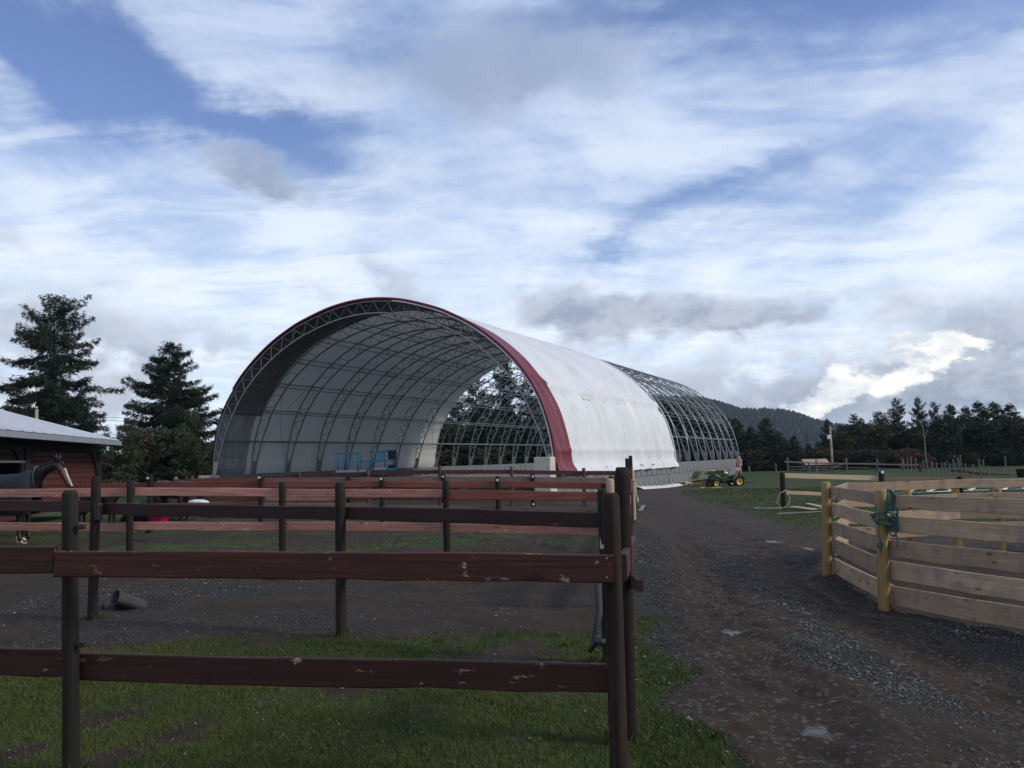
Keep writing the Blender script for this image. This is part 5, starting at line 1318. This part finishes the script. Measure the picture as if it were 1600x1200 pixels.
        mb.tube(pts, [.010] * 5 + [.014] * 2 + [.03] * 5 + [.014] * 2 + [.010] * 5, 6); part('blanket_strap', mb, MAT['teal'], h, True, Mw=Mw.copy(), label='teal binding at the blanket neck')
    return h
q = W(104, 758, 19.4); gx = q.x - 1.42
horse('bay horse with white blaze and dark blanket looking over the salmon fence', Matrix.Translation((gx, 19.55, gz(gx, 19.5) + .07)) @ Matrix.Rotation(math.radians(-4), 4, 'Z'), MAT['bay'], 'low', True, True)
q = W(208, 745, 25.2); s_ = .80
horse('small black pony behind the reddish fence near the barn corner', Matrix.Translation((q.x - 1.16 * s_, 25.2, gz(q.x, 25.2))) @ Matrix.Diagonal((s_, s_, s_ * .98, 1)), MAT['dark_coat'], 'low')
q = W(232, 745, 26.4); s_ = .94
horse('brown horse grazing with lowered head behind the black pony', Matrix.Translation((q.x + .72, 26.6, gz(q.x, 26) - .05)) @ Matrix.Rotation(math.radians(-20), 4, 'Z') @ Matrix.Diagonal((s_, s_, s_ * .98, 1)), MAT['brown_coat'], 'graze')

# ------------------------------------------------------------------ small things in the paddocks
def ground_at(x, y):
    d = ray(x, y); Z = 10.0
    for _ in range(40):
        p = EYE + d * (Z / d.y); Z = Z * (EYE.z - gz(p.x, p.y)) / max(.01, EYE.z - p.z)
    p = EYE + d * (Z / d.y); p.z = gz(p.x, p.y); return p
p = ground_at(192, 951)
Mt = Matrix.Translation(p + Vector((-.02, 0, .10))) @ Matrix.Rotation(math.radians(18), 4, 'Z') @ Matrix.Rotation(math.radians(-62), 4, 'Y') @ Matrix.Diagonal((.52, 1, 1, 1))
tb = thing('rubber_tub', 'black rubber feed tub tipped over on the bare ground', 'tub', tuple(p))
mb = MB(); mb.lathe([(.001, -.17), (.15, -.17), (.165, -.15), (.19, .05), (.205, .07), (.205, .085), (.19, .085), (.175, .05), (.15, -.14), (.001, -.145)], 22, Matrix.Translation(p + Vector((.02, 0, .085))) @ Matrix.Rotation(math.radians(34), 4, 'Z') @ Matrix.Rotation(math.radians(-66), 4, 'Y') @ Matrix.Diagonal((.46, .95, 1.35, 1)), cap=False)
part('shell', mb, MAT['rubber'], tb, True)
mb = MB(); mb.tube([p + Vector((-.08, -.18, .12)), p + Vector((-.12, -.24, .10)), p + Vector((-.14, -.18, .03))], .010, 5); part('handle', mb, MAT['rubber'], tb, True)
p = ground_at(420, 906); mb = MB(); mb.lathe([(.040, 0), (.048, 0), (.048, .62), (.040, .62)], 14, frame_m(p + Vector((0, 0, .055)), Vector((.55, .8, .02))) @ Matrix.Rotation(PI / 2, 4, 'Y'), cap=False)
o = put('black_pipe', mb.mesh('black_pipe', MAT['black'], True), I4.copy()); tag(o, 'short black plastic pipe lying on the gravel behind the front board', 'pipe')
q = W(249, 803.5, 19.2); q.z = q.z; tub = thing('pink_tub', 'bright pink-red feed tub standing behind the salmon fence', 'tub', (q.x, q.y, q.z - .40))
stub = .0
mb = MB(); mb.lathe([(.001, -.27), (.165, -.27), (.18, -.26), (.200, -.02), (.215, -.02), (.215, .0), (.195, 0), (.17, -.24), (.001, -.24)], 20, Matrix.Translation(q), cap=False); part('shell', mb, MAT['pink'], tub, True)
for sx in (-1, 1):
    mb = MB(); mb.tube([q + Vector((.2 * sx, -.07, -.03)), q + Vector((.25 * sx, -.05, -.03)), q + Vector((.25 * sx, .05, -.03)), q + Vector((.2 * sx, .07, -.03))], .012, 5); part('handle', mb, MAT['pink'], tub, True)
def lump(name, c, sx, sy, sz, mat, lb, cat, seed, amp=.25, fr=2.0, kind=None):
    r = random.Random(seed); V = []; F = []; n, m = 22, 11; ox = r.uniform(0, 50)
    for i in range(m + 1):
        ph = PI * i / m
        for k in range(n):
            th = 2 * PI * k / n; d = Vector((math.sin(ph) * math.cos(th), math.sin(ph) * math.sin(th), math.cos(ph)))
            a = 1 + amp * 2 * (float(fbm(np.array([d.x * fr + ox + d.z]), np.array([d.y * fr + ox * .7 - d.z]), 3, seed)[0]) - .5)
            V.append(c + Vector((d.x * sx * a, d.y * sy * a, max(-.02, d.z * sz * a))))
    for i in range(m):
        for k in range(n): F.append((i * n + k, (i + 1) * n + k, (i + 1) * n + (k + 1) % n, i * n + (k + 1) % n))
    mb = MB(); mb.add(V, F); o = put(name, mb.mesh(name, mat, True), I4.copy()); tag(o, lb, cat); return o
q = W(310, 785, 24.5); lump('white_bag', Vector((q.x, 24.5, q.z)), .33, .2, .09, MAT['bag'], 'white plastic bag lying on the ground left of the arch foot', 'bag', 3)
q = W(268, 786, 28.2); lump('tarped_pile', Vector((q.x, 28.2, gz(q.x, 28) - .02)), .85, .5, 1.18, MAT['tarp'], 'dark covered pile between the grazing horse and the arch foot', 'pile', 6, .35)
q = W(225, 786, 28.6); lump('tarped_pile', Vector((q.x, 28.9, gz(q.x, 28) - .02)), .8, .5, .72, MAT['tarp'], 'low dark pile hidden behind the grazing horse', 'pile', 9, .35)
q = ground_at(33, 850); c = Vector((q.x, q.y, q.z)); k_ = q.y / FPX
cm = MB()
def fold(pts, w):
    cm.tube(pts, w, 7)
fold([c + Vector((-8 * k_, 0, 12 * k_)), c + Vector((-6 * k_, 0, 8 * k_)), c + Vector((-6 * k_, 0, 3 * k_)), c + Vector((-2 * k_, .02, 2.0 * k_))], [.6 * k_, 1.6 * k_, 2.6 * k_, 1.6 * k_])
fold([c + Vector((-3 * k_, .0, 3 * k_)), c + Vector((1 * k_, 0, 6.5 * k_)), c + Vector((4 * k_, 0, 8 * k_)), c + Vector((8 * k_, 0, 5 * k_))], [1.2 * k_, 2.6 * k_, 2.2 * k_, .6 * k_])
fold([c + Vector((-1 * k_, -.02, 1.5 * k_)), c + Vector((2 * k_, -.02, 4 * k_)), c + Vector((3 * k_, -.02, 1.2 * k_)), c + Vector((9 * k_, 0, 1.5 * k_))], [1.4 * k_, 2.2 * k_, 1.2 * k_, .5 * k_])
tag(put('crumpled_cloth', cm.mesh('crumpled_cloth', MAT['cream'], True), I4.copy()), 'small crumpled cream-coloured cloth on the ground below the horse', 'cloth')
# a frayed grey strap hanging at the lane corner
mb = MB(); q0 = W(934, 905, 6.6); q1 = W(932, 960, 6.5); q2 = W(926, 1003, 6.4)
mb.tube([q0, q1 + Vector((.02, 0, 0)), q2], [.030, .028, .012], 5)
tag(put('hanging_strap', mb.mesh('hanging_strap', MAT['rubber'], True), I4.copy()), 'grey plastic strap hanging from the dark fence at the lane corner', 'strap')
mb = MB(); q0 = W(944, 1004, 6.2); q1 = W(930, 1003, 6.25); q2 = W(921, 1017, 6.2); mb.tube([q0, q1, q2], [.03, .028, .02], 6); mb.tube([q1, q1 + Vector((.02, 0, .05))], .016, 5)
tag(put('black_clamp', mb.mesh('black_clamp', MAT['black'], True), I4.copy()), 'black plastic clip under the hanging strap at the lane corner', 'clip')

# ------------------------------------------------------------------ blue lift inside the arch
LZ = 53.0; l0 = W(524, 737, LZ); l1 = W(621, 734, LZ + 1.2)
lift = thing('scissor_lift', 'sky-blue scissor lift with railed platform parked under the arch', 'lift', ((l0.x + l1.x) / 2, LZ, gz(-8, 53)))
lx = (l1 - l0).normalized(); lLen = (l1 - l0).length; ly = Vector((-lx.y, lx.x, 0)); zd = l0.z
def LP(a, b, z): return Vector((l0.x, l0.y, 0)) + Vector((lx.x, lx.y, 0)) * a + ly * b + Vector((0, 0, z))
def lbox(a0, a1, b0, b1, z0, z1, name, mat, bev=.01):
    mb = MB(); mb.box((0, 0, 0), (a1 - a0, b1 - b0, z1 - z0), bev)
    x = Vector((lx.x, lx.y, 0)).normalized(); T = Matrix(((x.x, ly.x, 0, 0), (x.y, ly.y, 0, 0), (0, 0, 1, 0), (0, 0, 0, 1))); T.translation = LP(a0, b0, z0)
    return put(name, mb.mesh(name, MAT[mat]), T, lift)
zg = gz(-8, 53); hr = 1.14
lbox(.0, lLen * .56, 0, 1.3, zd - .10, zd, 'platform_deck', 'blue'); lbox(lLen * .56, lLen, 0, 1.3, zd + .02, zd + .12, 'platform_deck', 'blue')
lbox(.05, lLen * .50, -.03, -.01, zd - .03, zd + .07, 'toe_board', 'white'); lbox(lLen * .62, lLen * .82, -.03, -.01, zd + .06, zd + .17, 'toe_board', 'white')
lbox(.3, lLen - .3, .1, 1.2, zg + .35, zg + .85, 'chassis', 'darkblue'); 
for a in (.7, lLen - .7):
    for b in (.05, 1.15):
        mb = MB(); mb.lathe([(.12, -.1), (.3, -.1), (.33, -.05), (.33, .08), (.28, .1), (.12, .1)], 16, Matrix.Translation(LP(a, b, zg + .33)) @ Matrix.Rotation(PI / 2, 4, 'X')); part('wheel', mb, MAT['tyre'], lift, True)
for k in range(2):
    for sg in (0, 1):
        mb = MB(); mb.tube([LP(.5, .3 + k * .6, zd - .38 + .2 * sg), LP(lLen - .6, .3 + k * .6, zd - .18 - .2 * sg)], .05, 4); part('scissor_arm', mb, MAT['darkblue'], lift)
for (a, b, w, tall) in [(.0, 0, .045, 1), (.30, 1.25, .10, 1), (.72, 0, .05, 1), (.95, 1.25, .1, 1), (1.38, 0, .13, 1), (1.75, 1.25, .05, 1), (2.3, 0, .05, 1.05), (2.42, 1.25, .10, 1.05), (3.15, 0, .05, 1.1), (3.3, 1.25, .05, 1.1), (lLen - .02, 0, .05, 1.1), (lLen, 1.25, .05, 1.1)]:
    mb = MB(); mb.tube([LP(a, b, zd), LP(a + (.0 if a < 3 else -.12), b, zd + hr * tall)], w * .62, 6); part('guard_post', mb, MAT['blue'], lift, True)
for (a0, a1, b0, b1, z) in [(0, 1.4, 0, 0, hr), (0, 2.9, 0, 0, .58), (1.4, 2.3, 0, 0, .64), (0, 0, 0, 1.25, hr), (0, 0, 0, 1.25, .58), (.3, lLen, 1.25, 1.25, .62), (.3, 1.75, 1.25, 1.25, hr * .98), (2.3, lLen, 1.25, 1.25, hr * 1.08), (1.9, 3.15, 0, 0, hr * 1.05), (3.15, lLen, 0, 0, hr * 1.1), (2.3, lLen, 0, 0, .60), (lLen, lLen, 0, 1.25, hr * 1.1), (lLen, lLen, 0, 1.25, .6)]:
    mb = MB(); mb.tube([LP(a0, b0, zd + z), LP(a1, b1, zd + z)], .028, 6); part('guard_rail', mb, MAT['blue'], lift, True)
lbox(2.62, 3.0, .0, .03, zd + .62, zd + 1.18, 'gate_panel', 'blue'); lbox(3.25, 3.8, -.05, .02, zd + .68, zd + 1.22, 'control_box', 'darkblue', .03)
lbox(3.3, 3.75, .2, .5, zd + .12, zd + .35, 'tool_bag', 'darkblue', .08)

# ------------------------------------------------------------------ green compact tractor with loader
TZ = 57.5; tr0 = W(1149.3, 760.4, TZ); tf0 = W(1113.8, 760.6, TZ - .35)
tfw = (tf0 - tr0); tfw.z = 0; wb_ = tfw.length; tfw.normalize(); tzb = tr0.z
TM = Matrix(((tfw.x, -tfw.y, 0, tr0.x), (tfw.y, tfw.x, 0, tr0.y), (0, 0, 1, tzb), (0, 0, 0, 1)))
tr = put('tractor', None, TM); tag(tr, 'green compact tractor with yellow wheels and raised front loader beside the block wall', 'tractor')
def tbox(a, b, name, mat, bev=.03, par=None):
    mb = MB(); mb.box(a, b, bev); return part(name, mb, MAT[mat], par or tr, False, Mw=TM.copy())
for (x, r, w, rim) in ((0, .345, .24, .21), (wb_, .255, .18, .155)):
    for sy in (-1, 1):
        wm = Matrix.Translation((x, sy * .50, r)) @ Matrix.Rotation(PI / 2, 4, 'X')
        w0 = put('wheel', None, TM @ Matrix.Translation((x, sy * .50, r)), tr)
        mb = MB(); mb.lathe([(rim, -w / 2), (r * .92, -w / 2), (r, -w * .34), (r * 1.01, 0), (r, w * .34), (r * .92, w / 2), (rim, w / 2)], 22, wm, cap=False)
        for k in range(18):
            a = 2 * PI * k / 18; c_ = Vector((x + r * 1.0 * math.cos(a), sy * .50, r + r * 1.0 * math.sin(a)))
            mb.tube([c_ + Vector((0, -w * .42, 0)), c_ + Vector((0, w * .42, 0))], .018, 4)
        part('tyre', mb, MAT['tyre'], w0, False, Mw=TM.copy())
        mb = MB(); mb.lathe([(.001, -.03), (.05, -.05), (.06, .0), (rim * .8, .03), (rim, w / 2), (rim * 1.02, -w / 2 - .005), (rim * .84, -w * .30), (.05, -w * .2), (.001, -w * .2)] if False else [(.001, -w * .15), (rim * .75, -w * .22), (rim * .96, -w / 2 - .004), (rim * 1.01, -w / 2), (rim * 1.01, w / 2), (rim * .96, w / 2 + .004), (rim * .75, w * .22), (.001, w * .15)], 18, wm, cap=False)
        part('rim', mb, MAT['yellow'], w0, True, Mw=TM.copy())
        mb = MB(); mb.lathe([(.001, -w * .32), (.035, -w * .30), (.045, 0), (.035, w * .30), (.001, w * .32)], 10, wm, cap=False); part('hub', mb, MAT['black'], w0, True, Mw=TM.copy())
tbox((-.25, -.18, .26), (wb_ + .1, .18, .46), 'chassis', 'black'); 
# hood
mb = MB(); V = []; rows_ = [(.62, .40, .98, .27), (.9, .42, 1.08, .28), (1.3, .42, 1.06, .27), (1.62, .42, 1.0, .25), (1.85, .45, .90, .22), (1.9, .5, .75, .18)]
for (x, zl, zh, hw) in rows_:
    for (y, z) in ((-hw, zl), (-hw, zh - .12), (-hw * .8, zh - .02), (0, zh), (hw * .8, zh - .02), (hw, zh - .12), (hw, zl)): V.append((x, y, z))
mb.add(V, [(i * 7 + j, i * 7 + j + 1, (i + 1) * 7 + j + 1, (i + 1) * 7 + j) for i in range(5) for j in range(6)] + [tuple(range(7)), tuple(reversed(range(35, 42)))])
part('hood', mb, MAT['green'], tr, False, Mw=TM.copy())
for sy in (-1, 1):
    mb = MB(); mb.box((1.0, sy * .285 - .01, .80), (1.6, sy * .285 + .01, .84)); part('stripe', mb, MAT['yellow'], tr, False, Mw=TM.copy())
    mb = MB(); mb.lathe([(.001, 0), (.05, .0), (.05, .03), (.001, .03)], 10, Matrix.Translation((1.87, sy * .12, .78)) @ Matrix.Rotation(PI / 2, 4, 'Y')); part('headlight', mb, MAT['white'], tr, True, Mw=TM.copy())
    # rear fenders
    mb = MB(); V = []; n = 9
    for y in (sy * .36, sy * .64):
        for k in range(n):
            a = math.radians(-5 + 165 * k / (n - 1)); V.append((.44 * math.cos(a) - .02, y, .36 + .40 * math.sin(a)))
        for k in range(n):
            a = math.radians(-5 + 165 * (n - 1 - k) / (n - 1)); V.append((.40 * math.cos(a) - .02, y, .36 + .36 * math.sin(a)))
    m = 2 * n; mb.add(V, [tuple(range(m)), tuple(reversed(range(m, 2 * m)))] + [(i, (i + 1) % m, m + (i + 1) % m, m + i) for i in range(m)])
    part('fender', mb, MAT['green'], tr, False, Mw=TM.copy())
    # loader arms and uprights
    mb = MB(); mb.box((.95, sy * .40 - .035, .35), (1.10, sy * .40 + .035, 1.12), .015); part('loader_upright', mb, MAT['green'], tr, False, Mw=TM.copy())
    mb = MB(); mb.tube([(1.0, sy * .40, 1.10), (1.6, sy * .40, 1.02), (2.15, sy * .38, .92), (2.42, sy * .36, .86)], [.05, .055, .05, .045], 4); part('loader_arm', mb, MAT['green'], tr, False, Mw=TM.copy())
    mb = MB(); mb.tube([(1.05, sy * .40, .55), (1.75, sy * .39, .90)], .025, 6); part('hydraulic_cylinder', mb, MAT['galv'], tr, True, Mw=TM.copy())
    mb = MB(); mb.tube([(1.6, sy * .40, 1.1), (2.3, sy * .36, 1.14)], .025, 6); part('hydraulic_cylinder', mb, MAT['yellow'], tr, True, Mw=TM.copy())
tbox((.12, -.36, .42), (.75, .36, .50), 'floor_plate', 'black'); tbox((-.30, -.36, .50), (.20, .36, .66), 'seat_base', 'black')
tbox((-.22, -.22, .68), (.18, .22, .78), 'seat', 'black', .03); tbox((-.30, -.22, .78), (-.20, .22, 1.06), 'seat_back', 'black', .03); tbox((.50, -.16, .5), (.64, .16, 1.0), 'dashboard', 'black')
mb = MB(); mb.tube([(.42 + .05 * math.cos(t), .17 * math.sin(t), 1.14 + .17 * math.cos(t) * .45) for t in np.linspace(0, 2 * PI, 17)[:-1]], .016, 5, closed=True); mb.tube([(.55, 0, .98), (.42, 0, 1.14)], .02, 5); part('steering_wheel', mb, MAT['black'], tr, True, Mw=TM.copy())
mb = MB(); V = []
prof_ = [(2.38, .62), (2.36, 1.05), (2.46, 1.12), (2.50, 1.05), (2.48, .70), (2.58, .60), (2.95, .56), (2.95, .54), (2.55, .54)]
for y in (-.62, .62):
    for (x, z) in prof_: V.append((x, y, z))
m = len(prof_); mb.add(V, [tuple(range(m)), tuple(reversed(range(m, 2 * m)))] + [(i, (i + 1) % m, m + (i + 1) % m, m + i) for i in range(m)])
for y in (-.62, .60): mb.add([(2.42, y, .56), (2.95, y, .56), (2.62, y, 1.08), (2.42, y, 1.08), (2.42, y + .02, .56), (2.95, y + .02, .56), (2.62, y + .02, 1.08), (2.42, y + .02, 1.08)], [(0, 1, 2, 3), (7, 6, 5, 4), (0, 4, 5, 1), (1, 5, 6, 2), (2, 6, 7, 3)])
part('loader_bucket', mb, MAT['dirtybucket'], tr, False, Mw=TM.copy())
mb = MB()
for (x, y, x2, z2) in ((2.9, -.3, 2.88, .02), (2.35, -.35, 2.3, .12), (2.0, -.42, 1.75, .15)):
    mb.tube([(x, y, .60 if x > 2.2 else .85), ((x + x2) / 2 + .03, y, .35), (x2, y, z2)], .022, 5)
part('hanging_strap', mb, MAT['hose'], tr, True, Mw=TM.copy())
# folded roll bar at the back, tan below and red above
mb = MB()
for sy in (-.16, .16): mb.tube([(.02, sy, .66), (-.12, sy, .90), (-.20, sy, 1.30)], .036, 6)
part('roll_bar', mb, MAT['orange'], tr, True, Mw=TM.copy())
mb = MB()
for sy in (-.16, .16): mb.tube([(-.20, sy, 1.28), (-.27, sy, 1.62), (-.27, sy, 1.93)], .045, 6)
mb.tube([(-.27, -.16, 1.93), (-.27, .16, 1.93)], .04, 6); part('roll_bar_hoop', mb, MAT['redlamp'], tr, True, Mw=TM.copy())
mb = MB(); mb.box((-.32, .10, 1.42), (-.24, .22, 1.50), .01); mb.box((-.32, .10, 1.88), (-.24, .22, 1.98), .01); part('lamp', mb, MAT['white'], tr, False, Mw=TM.copy())
mb = MB(); mb.box((-.30, .30, 1.02), (-.18, .42, 1.12), .02); part('lamp', mb, MAT['orange'], tr, False, Mw=TM.copy())
mb = MB(); mb.tube([(-.35, -.25, .35), (-.65, -.3, .22)], .03, 5); mb.tube([(-.35, .25, .35), (-.65, .3, .22)], .03, 5); part('hitch_arm', mb, MAT['black'], tr, True, Mw=TM.copy())
# yellow strap heap on the ground before the loader
yb = MB(); rn = random.Random(12); pts = []
a = ground_at(1046, 757.5); b = ground_at(1096, 759)
for k in range(150):
    t = k / 149; am = (.16 if t < .45 else .08)
    p = a.lerp(b, t ** 1.0) + Vector((rn.uniform(-.12, .12), rn.uniform(-.6, .6), 0)); p.z = gz(p.x, p.y) + .05 + am * abs(math.sin(k * .9)) + rn.uniform(0, .05); pts.append(p)
yb.tube(pts, .035, 4)
pts = [a.lerp(ground_at(1150, 761.5), .9 + .0 * k) + Vector((k * .35, 0, .03)) for k in range(-5, 0)]
yb2 = MB(); yb2.tube([Vector((p.x, p.y + .35 * math.sin(i * 2.1), gz(p.x, p.y) + .03)) for i, p in enumerate(pts)], .024, 4)
tag(put('yellow_rope', yb2.mesh('yellow_rope', MAT['hose']), I4.copy()), 'loose yellow rope on the dirt under the tractor', 'rope')
tag(put('yellow_strap', yb.mesh('yellow_strap', MAT['hose']), I4.copy()), 'heap of yellow lifting strap on the dirt before the tractor bucket', 'strap')
ws = MB(); a = ground_at(996, 753.5); b = ground_at(1044, 758); n_ = 14
ws.tube([Vector((a.x + (b.x - a.x) * k / n_, a.y + (b.y - a.y) * k / n_, gz(a.x + (b.x - a.x) * k / n_, a.y + (b.y - a.y) * k / n_) + .05)) for k in range(n_ + 1)], .035, 4)
tag(put('ground_cord', ws.mesh('ground_cord', MAT['whiterope']), I4.copy()), 'pale cord stretched over the dirt from the lane fence to the yellow strap', 'cord')

# ------------------------------------------------------------------ taller tufts and weeds, nails
def tufts():
    r = np.random.default_rng(77); C_ = []
    for o in bpy.data.objects:
        if o.name.split('.')[0] == 'post' and o.name in WM:
            p = WM[o.name].translation
            if p.y < 24: C_ += [(p.x + r.normal(0, .07), p.y + r.normal(0, .07), 1.0) for _ in range(5 if p.y < 12 else 3)]
    x, y, _ = scatter(2600, (-7, 9), (3.2, 26), lambda x, y, g: np.clip(g[0] * .9 * S(.45, .62, fbm(x * .7, y * .7, 3, 300)) + .012 * (g[2] < .3), 0, 1), 1, 78)
    C_ += [(a, b, .55) for a, b in zip(x, y)]
    C_ = np.array(C_); K = 16
    x = np.repeat(C_[:, 0], K) + r.normal(0, .028, len(C_) * K) * 1.3; y = np.repeat(C_[:, 1], K) + r.normal(0, .028, len(C_) * K) * 1.3
    sc = np.repeat(C_[:, 2] * r.uniform(.5, 1.3, len(C_)), K); m = len(x); z = ground_z(x, y)
    h = .075 * sc * r.uniform(.4, 1.3, m); an = r.uniform(0, 2 * PI, m); w = .0045 * (1 + y * .06); le = h * r.uniform(.1, 1.2, m); la = r.uniform(0, 2 * PI, m)
    V = np.empty((m, 3, 3)); V[:, 0] = np.stack([x - np.cos(an) * w, y - np.sin(an) * w, z - .004], 1); V[:, 1] = np.stack([x + np.cos(an) * w, y + np.sin(an) * w, z - .004], 1)
    V[:, 2] = np.stack([x + np.cos(la) * le, y + np.sin(la) * le, z + h], 1)
    me = tri_mesh('grass_tufts', V.reshape(-1, 3), np.arange(m * 3).reshape(-1, 3), MAT['grass'], np.clip(np.repeat(r.uniform(0, .8, len(C_)), K) + r.normal(.1, .2, m), 0, 1))
    tag(put('grass_tufts', me, I4.copy()), 'taller grass tufts and weeds round the post bases and in the paddock', 'grass', kind='stuff')
tufts()
def nails(parent, spots):
    mb = MB()
    for (p, d) in spots:
        mb.tube([p, p + d * .004], .0055, 6)
    tag(part('nails', mb, MAT['galv'], parent), kind='stuff')
sp = []
for (x, ys, Z) in ((112, (862, 890), 4.6), (86, (860, 886), 4.62), (948, (872, 902), 4.28), (120, (866, 892), 4.6)):
    for y in ys: sp.append((W(x, y, Z - .088), Vector((0, -1, 0))))
nails(f1, sp)
sp = []
for i in (3, 4):
    a = Vector((PEN[i][0], PEN[i][1], 0))
    for j in (i - 1, i + 1):
        d = (Vector((PEN[j][0], PEN[j][1], 0)) - a).normalized(); nrm = Vector((d.y, -d.x, 0))
        if nrm.dot(-a) < 0: nrm = -nrm
        for (zt, w) in BND:
            for f in (.3, .7): sp.append((a + d * .11 + nrm * .018 + Vector((0, 0, zt - w * f)), nrm))
nails(pen, sp)
